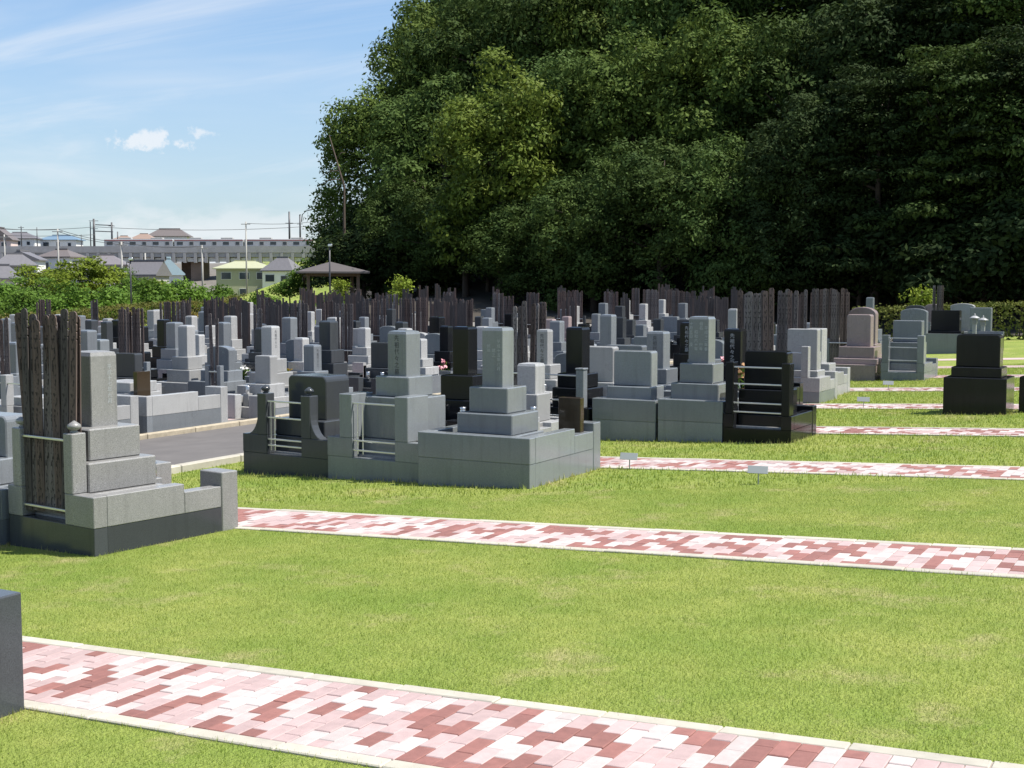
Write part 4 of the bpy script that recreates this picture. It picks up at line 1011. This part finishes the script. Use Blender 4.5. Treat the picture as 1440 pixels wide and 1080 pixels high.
# ------------------------------------------------------------------ lawn grass
def grass(name, fr, dens, hr, wr, seed):
    rs = np.random.RandomState(seed); f0, f1 = fr
    area = (1440 / FPX) * (f1 * f1 - f0 * f0) / 2 * 1.05; n = int(area * dens)
    F = np.sqrt(rs.uniform(f0 * f0, f1 * f1, n)); lat = rs.uniform(-0.415, 0.415, n) * F
    cy, sy = math.cos(YAW), math.sin(YAW)
    X = lat * cy - F * sy; Y = lat * sy + F * cy
    ok = (X > ROAD1 + 0.2)
    edge = np.zeros(n)
    creep = 0.010 + 0.05 * rs.rand(n) ** 2 * (rs.rand(n) < 0.45); drya = np.zeros(n)
    for k, yf in enumerate(PATH_FAR):
        inside = (Y > yf - PATH_W + creep) & (Y < yf - creep); ok &= ~inside
        edge = np.maximum(edge, np.exp(-np.minimum(np.abs(Y - yf), np.abs(Y - yf + PATH_W)) / 0.035))
    for a, b_, c, d in FOOT:
        ok &= ~((X > a) & (X < b_) & (Y > c) & (Y < d))
        dx = np.maximum(np.maximum(a - X, X - b_), 0); dy = np.maximum(np.maximum(c - Y, Y - d), 0); dd_ = np.hypot(dx, dy); edge = np.maximum(edge, 2.6 * np.exp(-dd_ / 0.05)); drya = np.maximum(drya, np.exp(-(dd_ / 0.16) ** 2))
    X, Y, edge, drya = X[ok], Y[ok], edge[ok], drya[ok]; n = len(X)
    wob = np.sin(X * 5.1 + 1.7 * np.sin(Y * 3.3)) * np.sin(Y * 4.3 + 1.3 * np.sin(X * 2.7)) * 0.5 + 0.5
    drya = np.clip(drya * wob * 1.3, 0, 1) * (rs.rand(n) < 0.8)
    # thin, uneven turf
    h = rs.uniform(*hr, n) * (1 + 0.55 * edge * rs.rand(n)); w = rs.uniform(*wr, n)
    a = rs.uniform(0, 6.283, n); lean = rs.normal(0, 0.85, n); a2 = rs.uniform(0, 6.283, n)
    base = np.stack([X, Y, zg(X, Y) - 0.004], 1); sd = np.stack([np.cos(a), np.sin(a), 0 * a], 1) * (w / 2)[:, None]
    tip = base + np.stack([np.cos(a2) * np.sin(lean), np.sin(a2) * np.sin(lean), np.cos(lean)], 1) * h[:, None]
    V = np.stack([base - sd, base + sd, tip], 1).reshape(-1).astype(np.float32)
    me = bpy.data.meshes.new(name); me.vertices.add(3 * n); me.vertices.foreach_set('co', V)
    me.loops.add(3 * n); me.loops.foreach_set('vertex_index', np.arange(3 * n, dtype=np.int32))
    me.polygons.add(n); me.polygons.foreach_set('loop_start', np.arange(0, 3 * n, 3, dtype=np.int32))
    me.materials.append(MATS['blade']); me.update(calc_edges=True)
    q = me.attributes.new('dry', 'FLOAT', 'POINT'); q.data.foreach_set('value', np.repeat(drya, 3).astype(np.float32))
    return me
tag(obj('lawn_grass', grass('lawn_grass', (5.0, 14.0), 6500, (0.012, 0.030), (0.003, 0.006), 3)), 'short mown green grass with dry patches on the near lawn', 'grass', kind='stuff')
tag(obj('far_lawn_grass', grass('far_lawn_grass', (14.0, 36.0), 900, (0.025, 0.055), (0.010, 0.018), 4)), 'short mown grass of the lawn between the far paths', 'grass', kind='stuff')

# ------------------------------------------------------------------ pavilion
PX, PY = gpos(465, 88); PZ = zgf(PX, PY)
pav = tag(empty('pavilion', (PX, PY, PZ), YAW + R(14)), 'open wooden pavilion with brown hipped roof before the wood', 'pavilion')
ez = at(465, 383, 88).z - PZ; rz_ = at(465, 368, 88).z - PZ; W2 = 2.35
ov = [(-W2, -W2, ez - 0.08), (W2, -W2, ez - 0.08), (W2, W2, ez - 0.08), (-W2, W2, ez - 0.08), (-W2, -W2, ez + 0.04), (W2, -W2, ez + 0.04), (W2, W2, ez + 0.04), (-W2, W2, ez + 0.04), (0, 0, rz_)]
obj('roof', mesh('roof', ov, [(3, 2, 1, 0), (0, 1, 5, 4), (1, 2, 6, 5), (2, 3, 7, 6), (3, 0, 4, 7), (4, 5, 8), (5, 6, 8), (6, 7, 8), (7, 4, 8)], 'pavilion_roof'), pav)
for sx in (-1, 1):
    for sy in (-1, 1): obj('post', box(0.2, 0.2, ez + 0.25, 'timber'), pav, (sx * 1.65, sy * 1.65, -0.3))
for s in (-1, 1):
    obj('beam', box(3.6, 0.14, 0.2, 'timber'), pav, (0, s * 1.65, ez - 0.28)); obj('beam', box(0.14, 3.3, 0.2, 'timber'), pav, (s * 1.65, 0, ez - 0.29))
obj('floor', box(4.2, 4.2, 0.5, 'concrete'), pav, (0, 0, -0.4))
obj('bench', box(2.6, 0.45, 0.45, 'brick_wall'), pav, (0, 1.2, 0.1)); obj('brick_base', box(1.9, 0.3, 0.75, 'brick_wall'), pav, (-0.7, -1.65, 0.05))

def lamp_post(px, F, ytop, lab):
    X, Y = gpos(px, F); z = zgf(X, Y); h = at(px, ytop, F).z - z
    r_ = tag(empty('lamp_post', (X, Y, z), YAW), lab, 'lamp post', 'park lamp posts')
    obj('pole', tube([(0, 0, -0.3), (0, 0, h * 0.5), (0, 0, h)], [0.07, 0.055, 0.045], 8, 'dark_metal'), r_)
    obj('arm', tube([(0, 0, h - 0.45), (-0.22, 0, h - 0.3), (-0.22, 0, h - 0.1)], 0.025, 6, 'dark_metal'), r_)
    obj('lamp_head', box(0.26, 0.2, 0.16, 'steel', 0.03), r_, (0.04, 0, h))
lamp_post(184, 78, 366, 'dark slim lamp post rising beyond the left hedge')
lamp_post(464, 80, 347, 'dark slim lamp post in front of the pavilion')

# ------------------------------------------------------------------ houses
def house(px, F, wpx, yeave, yridge, wall, roof, label, hip=True, rot=0.0, depth=7.5, storeys=2, wins=None, along=True):
    X, Y = gpos(px, F); z = zgf(X, Y); w = wpx / FPX * F; e = at(px, yeave, F).z - z; r = at(px, yridge, F).z - z
    root = tag(empty('house', (X, Y, z), YAW + rot), label, 'house', 'houses of the town')
    ww = w * 0.88; d = min(depth, max(4.5, w * 0.9)); dd = d * 0.88
    obj('wall', box(ww, dd, e + 0.5, wall, 0), root, (0, 0, -0.5))
    a, b_ = w / 2, d / 2; ri = (a - min(b_, a * 0.7)) if hip else a
    if along or hip: V = [(-a, -b_, e - 0.1), (a, -b_, e - 0.1), (a, b_, e - 0.1), (-a, b_, e - 0.1), (-a, -b_, e + 0.08), (a, -b_, e + 0.08), (a, b_, e + 0.08), (-a, b_, e + 0.08), (-ri, 0, r), (ri, 0, r)]; F_ = [(3, 2, 1, 0), (0, 1, 5, 4), (1, 2, 6, 5), (2, 3, 7, 6), (3, 0, 4, 7), (4, 5, 9, 8), (5, 6, 9), (6, 7, 8, 9), (7, 4, 8)]
    else: V = [(-a, -b_, e - 0.1), (a, -b_, e - 0.1), (a, b_, e - 0.1), (-a, b_, e - 0.1), (-a, -b_, e + 0.08), (a, -b_, e + 0.08), (a, b_, e + 0.08), (-a, b_, e + 0.08), (0, -b_, r), (0, b_, r)]; F_ = [(3, 2, 1, 0), (0, 1, 5, 4), (1, 2, 6, 5), (2, 3, 7, 6), (3, 0, 4, 7), (4, 5, 8), (5, 6, 9, 8), (6, 7, 9), (7, 4, 8, 9)]
    ro = obj('roof', mesh('roof', V, F_, roof), root)
    obj('ridge_tile', box((2 * ri if (hip or along) else 0.3) + 0.3, 0.3 if (hip or along) else d + 0.1, 0.22, roof, 0), ro, (0, 0, r - 0.06))
    if not (along or hip):   # gable wall under the roof
        obj('gable', mesh('gable', [(-ww / 2, -dd / 2, e - 0.05), (ww / 2, -dd / 2, e - 0.05), (0, -dd / 2, e + (r - e) * 0.86)], [(0, 1, 2)], wall), root, (0, -0.03 - (d - dd) / 2 + 0.05, 0))
    rg = random.Random(int(px * 3 + F)); n = max(2, int(ww / 2.8))
    for st in range(storeys):
        zc = e - 2.0 - 2.75 * st
        if zc < 0.2: break
        for i in range(n):
            if rg.random() < 0.15: continue
            x = -ww / 2 + ww * (i + 0.5) / n + rg.uniform(-0.2, 0.2); wd = rg.choice([0.9, 1.3, 1.7]); hh = rg.choice([1.0, 1.2])
            f_ = obj('window', box(wd + 0.16, 0.1, hh + 0.16, 'frame_white', 0), root, (x, -dd / 2 - 0.03, zc)); obj('pane', box(wd, 0.05, hh, 'glass', 0), f_, (0, -0.045, 0.08))
    return root
HS = [
 (345, 240, 84, 378, 367, 'wall_green', 'roof_green', 'pale yellow-green two-storey house with matching hipped roof', True, 0.10),
 (398, 236, 50, 381, 362, 'wall_white', 'roof_grey', 'dark-roofed house right of the pale green house', True, -0.25),
 (238, 190, 44, 386, 363, 'wall_white', 'roof_cyan', 'white house with pale blue gabled roof', False, 0.25, 7, 1, None, False),
 (70, 125, 44, 401, 382, 'wall_cream', 'roof_brown', 'small cream house with brown gable among the garden trees', False, 0.2, 6, 1, None, False),
 (22, 190, 62, 374, 357, 'wall_grey', 'roof_grey', 'low grey-roofed house at the far left edge', True, 0.35),
 (34, 215, 56, 366, 353, 'wall_white', 'roof_grey', 'house with a dark gable facing the cemetery at far left', False, 0.1, 7, 1, None, False),
 (88, 225, 54, 362, 351, 'wall_white', 'roof_brown', 'brown-grey hipped house behind the left concrete pole', True, -0.2),
 (150, 205, 64, 373, 359, 'wall_grey', 'roof_purple', 'house with a purple-grey hipped roof', True, 0.15),
 (113, 180, 56, 384, 368, 'wall_grey', 'roof_grey', 'grey-roofed house half hidden by garden trees', True, -0.1),
 (208, 170, 50, 387, 367, 'wall_grey', 'roof_grey', 'grey-roofed house left of the pale blue gable', False, -0.2, 7, 1),
 (5, 150, 46, 392, 373, 'wall_cream', 'roof_grey', 'dark-roofed low house at the photo edge behind shrubs', True, 0.2),
 (152, 150, 30, 404, 392, 'wall_white', 'roof_purple', 'small white shed behind the garden trees', False, 0.0, 5, 1),
 (240, 430, 60, 333, 322, 'wall_white', 'roof_brown', 'large house with a broad brown roof above the railway', True, 0.05),
 (204, 410, 34, 337, 329, 'wall_cream', 'roof_orange', 'orange-roofed house above the railway', True, 0.0),
 (176, 425, 30, 338, 332, 'wall_pink', 'roof_orange', 'low orange-roofed house left of the broad brown roof', True, 0.0),
 (88, 400, 58, 338, 331, 'wall_white', 'roof_blue', 'building with a long blue roof above the railway', True, 0.0),
 (30, 390, 54, 336, 327, 'wall_white', 'roof_grey', 'grey-roofed building at the left above the railway', True, 0.1),
 (2, 370, 44, 338, 320, 'wall_pink', 'roof_brown', 'pale pink gabled house at the top left of the town', False, 0.1, 8, 2, None, False),
]
for h_ in HS:
    a_ = list(h_); house(*a_[:8], **dict(zip(('hip', 'rot', 'depth', 'storeys', 'wins', 'along'), a_[8:])))
# parked van glimpsed between the shrubs
X, Y = gpos(150, 118); z = zgf(X, Y)
van = tag(empty('parked_van', (X, Y, z), YAW + R(70)), 'white van parked between the garden trees', 'van')
obj('body', prism([(-2.1, 0.3), (2.1, 0.3), (2.1, 1.0), (1.5, 1.2), (1.1, 1.9), (-2.1, 1.95)], 1.65, 'wall_white', bev=0.04), van)
obj('windscreen', prism([(1.56, 1.2), (1.18, 1.82), (1.14, 1.82), (1.5, 1.2)], 1.4, 'glass', bev=0), van)
for sx in (-1.35, 1.35):
    for sy in (-0.82, 0.82): obj('wheel', lathe(((0.3, -0.1), (0.32, 0), (0.3, 0.1)), 14, 'dark_metal'), van, (sx, sy, 0.32), (math.pi / 2, 0, 0))

# ------------------------------------------------------------------ railway viaduct and train
VF = 330.0
vo = at(200, 400, VF); vz = zgf(vo.x, vo.y)
def vh(y): return at(200, y, VF).z - vz
m_px = VF / FPX
via = tag(empty('railway_viaduct', (vo.x, vo.y, vz), YAW - R(1.0)), 'long grey concrete railway viaduct crossing behind the town', 'viaduct')
L0, L1 = -330 * m_px, 330 * m_px
def bx(name, x, w, y, d, z0, z1, mat, par=via): return obj(name, box(w, d, z1 - z0, mat, 0), par, (x, y, z0))
bx('deck', 0, L1 - L0, 0, 9.0, vh(362), vh(353), 'viaduct'); bx('parapet', 0, L1 - L0, -4.6, 0.3, vh(356), vh(347), 'viaduct'); bx('parapet', 0, L1 - L0, 4.6, 0.3, vh(356), vh(347), 'viaduct')
nseg = 44
for i in range(nseg):
    x = L0 + (i + 0.5) * (L1 - L0) / nseg
    bx('bracket', x, 0.7, -4.1, 1.4, vh(370), vh(356.5), 'viaduct')
    bx('panel', x + (L1 - L0) / nseg / 2, (L1 - L0) / nseg - 0.9, -3.6, 0.2, vh(368.5), vh(363), 'viaduct_pale')
for i in range(12):
    x = L0 + (i + 0.5) * (L1 - L0) / 12
    bx('pier', x, 3.2, 0, 6.0, -0.8, vh(362), 'pier_brown' if i in (6, 7) else 'viaduct')
bx('abutment_wall', 58 * m_px, 14 * m_px, 3.6, 0.5, -0.8, vh(366), 'pier_brown')
def train_car(i, x0, x1):
    w = x1 - x0
    r_ = tag(empty('train_car', (0, 0, 0)), f"silver train car, {ordn(i)} from the left on the viaduct", 'train car', 'cars of the train')
    M_ = Matrix.Translation((vo.x, vo.y, vz)) @ Matrix.Rotation(YAW - R(1.0), 4, 'Z')
    r_.location = M_ @ Vector(((x0 + x1) / 2, -1.6, vh(353))); r_.rotation_euler = (0, 0, YAW - R(1.0))
    H_ = vh(337) - vh(353)
    obj('body', box(w - 0.3, 2.8, H_, 'train_silver', 0.1), r_, (0, 0, 0.0)); obj('stripe', box(w - 0.5, 2.84, 0.28, 'train_stripe', 0), r_, (0, 0, H_ * 0.84))
    for q in range(6):
        xx = -w / 2 + 1.6 + q * (w - 3.2) / 5
        if q % 2: obj('door', box(1.3, 2.83, H_ * 0.62, 'wall_grey', 0), r_, (xx, 0, H_ * 0.2))
        o_ = obj('window', box(1.5 if q % 2 == 0 else 0.9, 2.85 if q % 2 == 0 else 2.86, 0.75, 'glass', 0), r_, (xx, 0, H_ * 0.5))
    obj('roof_unit', box(3.0, 1.6, 0.4, 'wall_grey', 0.05), r_, (-w * 0.2, 0, H_)); obj('roof_unit', box(3.0, 1.6, 0.4, 'wall_grey', 0.05), r_, (w * 0.25, 0, H_))
for i in range(3): train_car(i, (-48 + i * 98) * m_px, (50 + i * 98) * m_px)
def pole(name, px, F, y0, y1, r, mat, lab, cat, arms=(), grp=None):
    X, Y = gpos(px, F); z = zgf(X, Y); zb = z if y0 is None else at(px, y0, F).z; h = at(px, y1, F).z - zb
    r_ = tag(empty(name, (X, Y, zb), YAW), lab, cat, grp)
    obj('pole', tube([(0, 0, -0.5), (0, 0, h)], [r, r * 0.75], 8, mat), r_)
    for az, aw in arms: obj('cross_arm', box(aw, 0.12, 0.12, mat, 0), r_, (0, -0.1, h - az))
    return Vector((X, Y, zb + h))
G = 'railway masts'
for i, (px, y1, r, arms) in enumerate(((134, 308, 0.34, ((0.6, 2.4), (2.6, 2.0))), (129, 312, 0.16, ()), (159, 313, 0.28, ((1.0, 1.6),)), (167, 326, 0.2, ()), (408, 298, 0.28, ((3.0, 2.0),)), (423, 302, 0.26, ((2.5, 1.5),)), (32, 318, 0.16, ((0.5, 1.5),)), (54, 320, 0.14, ()), (116, 330, 0.12, ()))):
    pole('railway_mast', px, VF + 4.9, 352, y1, r, 'dark_metal', f"dark railway mast, {ordn(sorted((134, 129, 159, 167, 408, 423, 32, 54, 116)).index(px))} from the left on the viaduct", 'mast', arms, G)
V_, F_ = [], []
for yy in (316, 325): tube([at(134, yy, VF + 4.6), at(159, yy + 1, VF + 4.6)], 0.12, 5, None, into=(V_, F_))
tag(obj('mast_beam', mesh('mast_beam', V_, F_, 'dark_metal')), 'double beam bridging the two thick railway masts', 'beam')
a_, b_ = at(424, 300, VF + 4.6), at(440, 294, VF + 4.6)
tag(obj('curved_lamp_arm', tube([at(424, 312, VF + 4.6), at(425, 302, VF + 4.6), at(430, 297, VF + 4.6), b_], [0.12, 0.12, 0.1, 0.14], 6, 'dark_metal')), 'curved lamp arm beside the wood above the viaduct', 'lamp arm')
for i, (px, F, y1) in enumerate(((83, 200, 322), (172, 165, 340), (205, 210, 356), (285, 185, 345), (347, 225, 312), (8, 230, 330))):
    pole('utility_pole', px, F, None, y1, 0.16, 'pole_concrete', f"grey concrete utility pole, {ordn(sorted((83, 172, 205, 285, 347, 8)).index(px))} from the left in the town", 'utility pole', ((0.5, 1.6),) if i != 2 else (), 'utility poles of the town')
for i, (p, q, F, sag) in enumerate((((-20, 321), (134, 319), VF, 3), ((134, 319), (440, 318), VF, 5), ((-20, 319), (83, 323), 200, 2), ((83, 323), (172, 341), 185, 3), ((83, 326), (172, 344), 185, 3), ((172, 341), (285, 346), 175, 4), ((347, 314), (440, 312), 225, 2), ((-20, 330), (134, 330), VF, 2))):
    pts = [at(p[0] + (q[0] - p[0]) * t, p[1] + (q[1] - p[1]) * t + sag * 4 * t * (1 - t), F) for t in np.linspace(0, 1, 9)]
    tag(obj('overhead_wire', tube(pts, 0.045 if F < 300 else 0.07, 4, 'wire')), f"thin overhead wire, {ordn(i)} strand hung over the roofs of the town", 'wire', 'overhead wires')
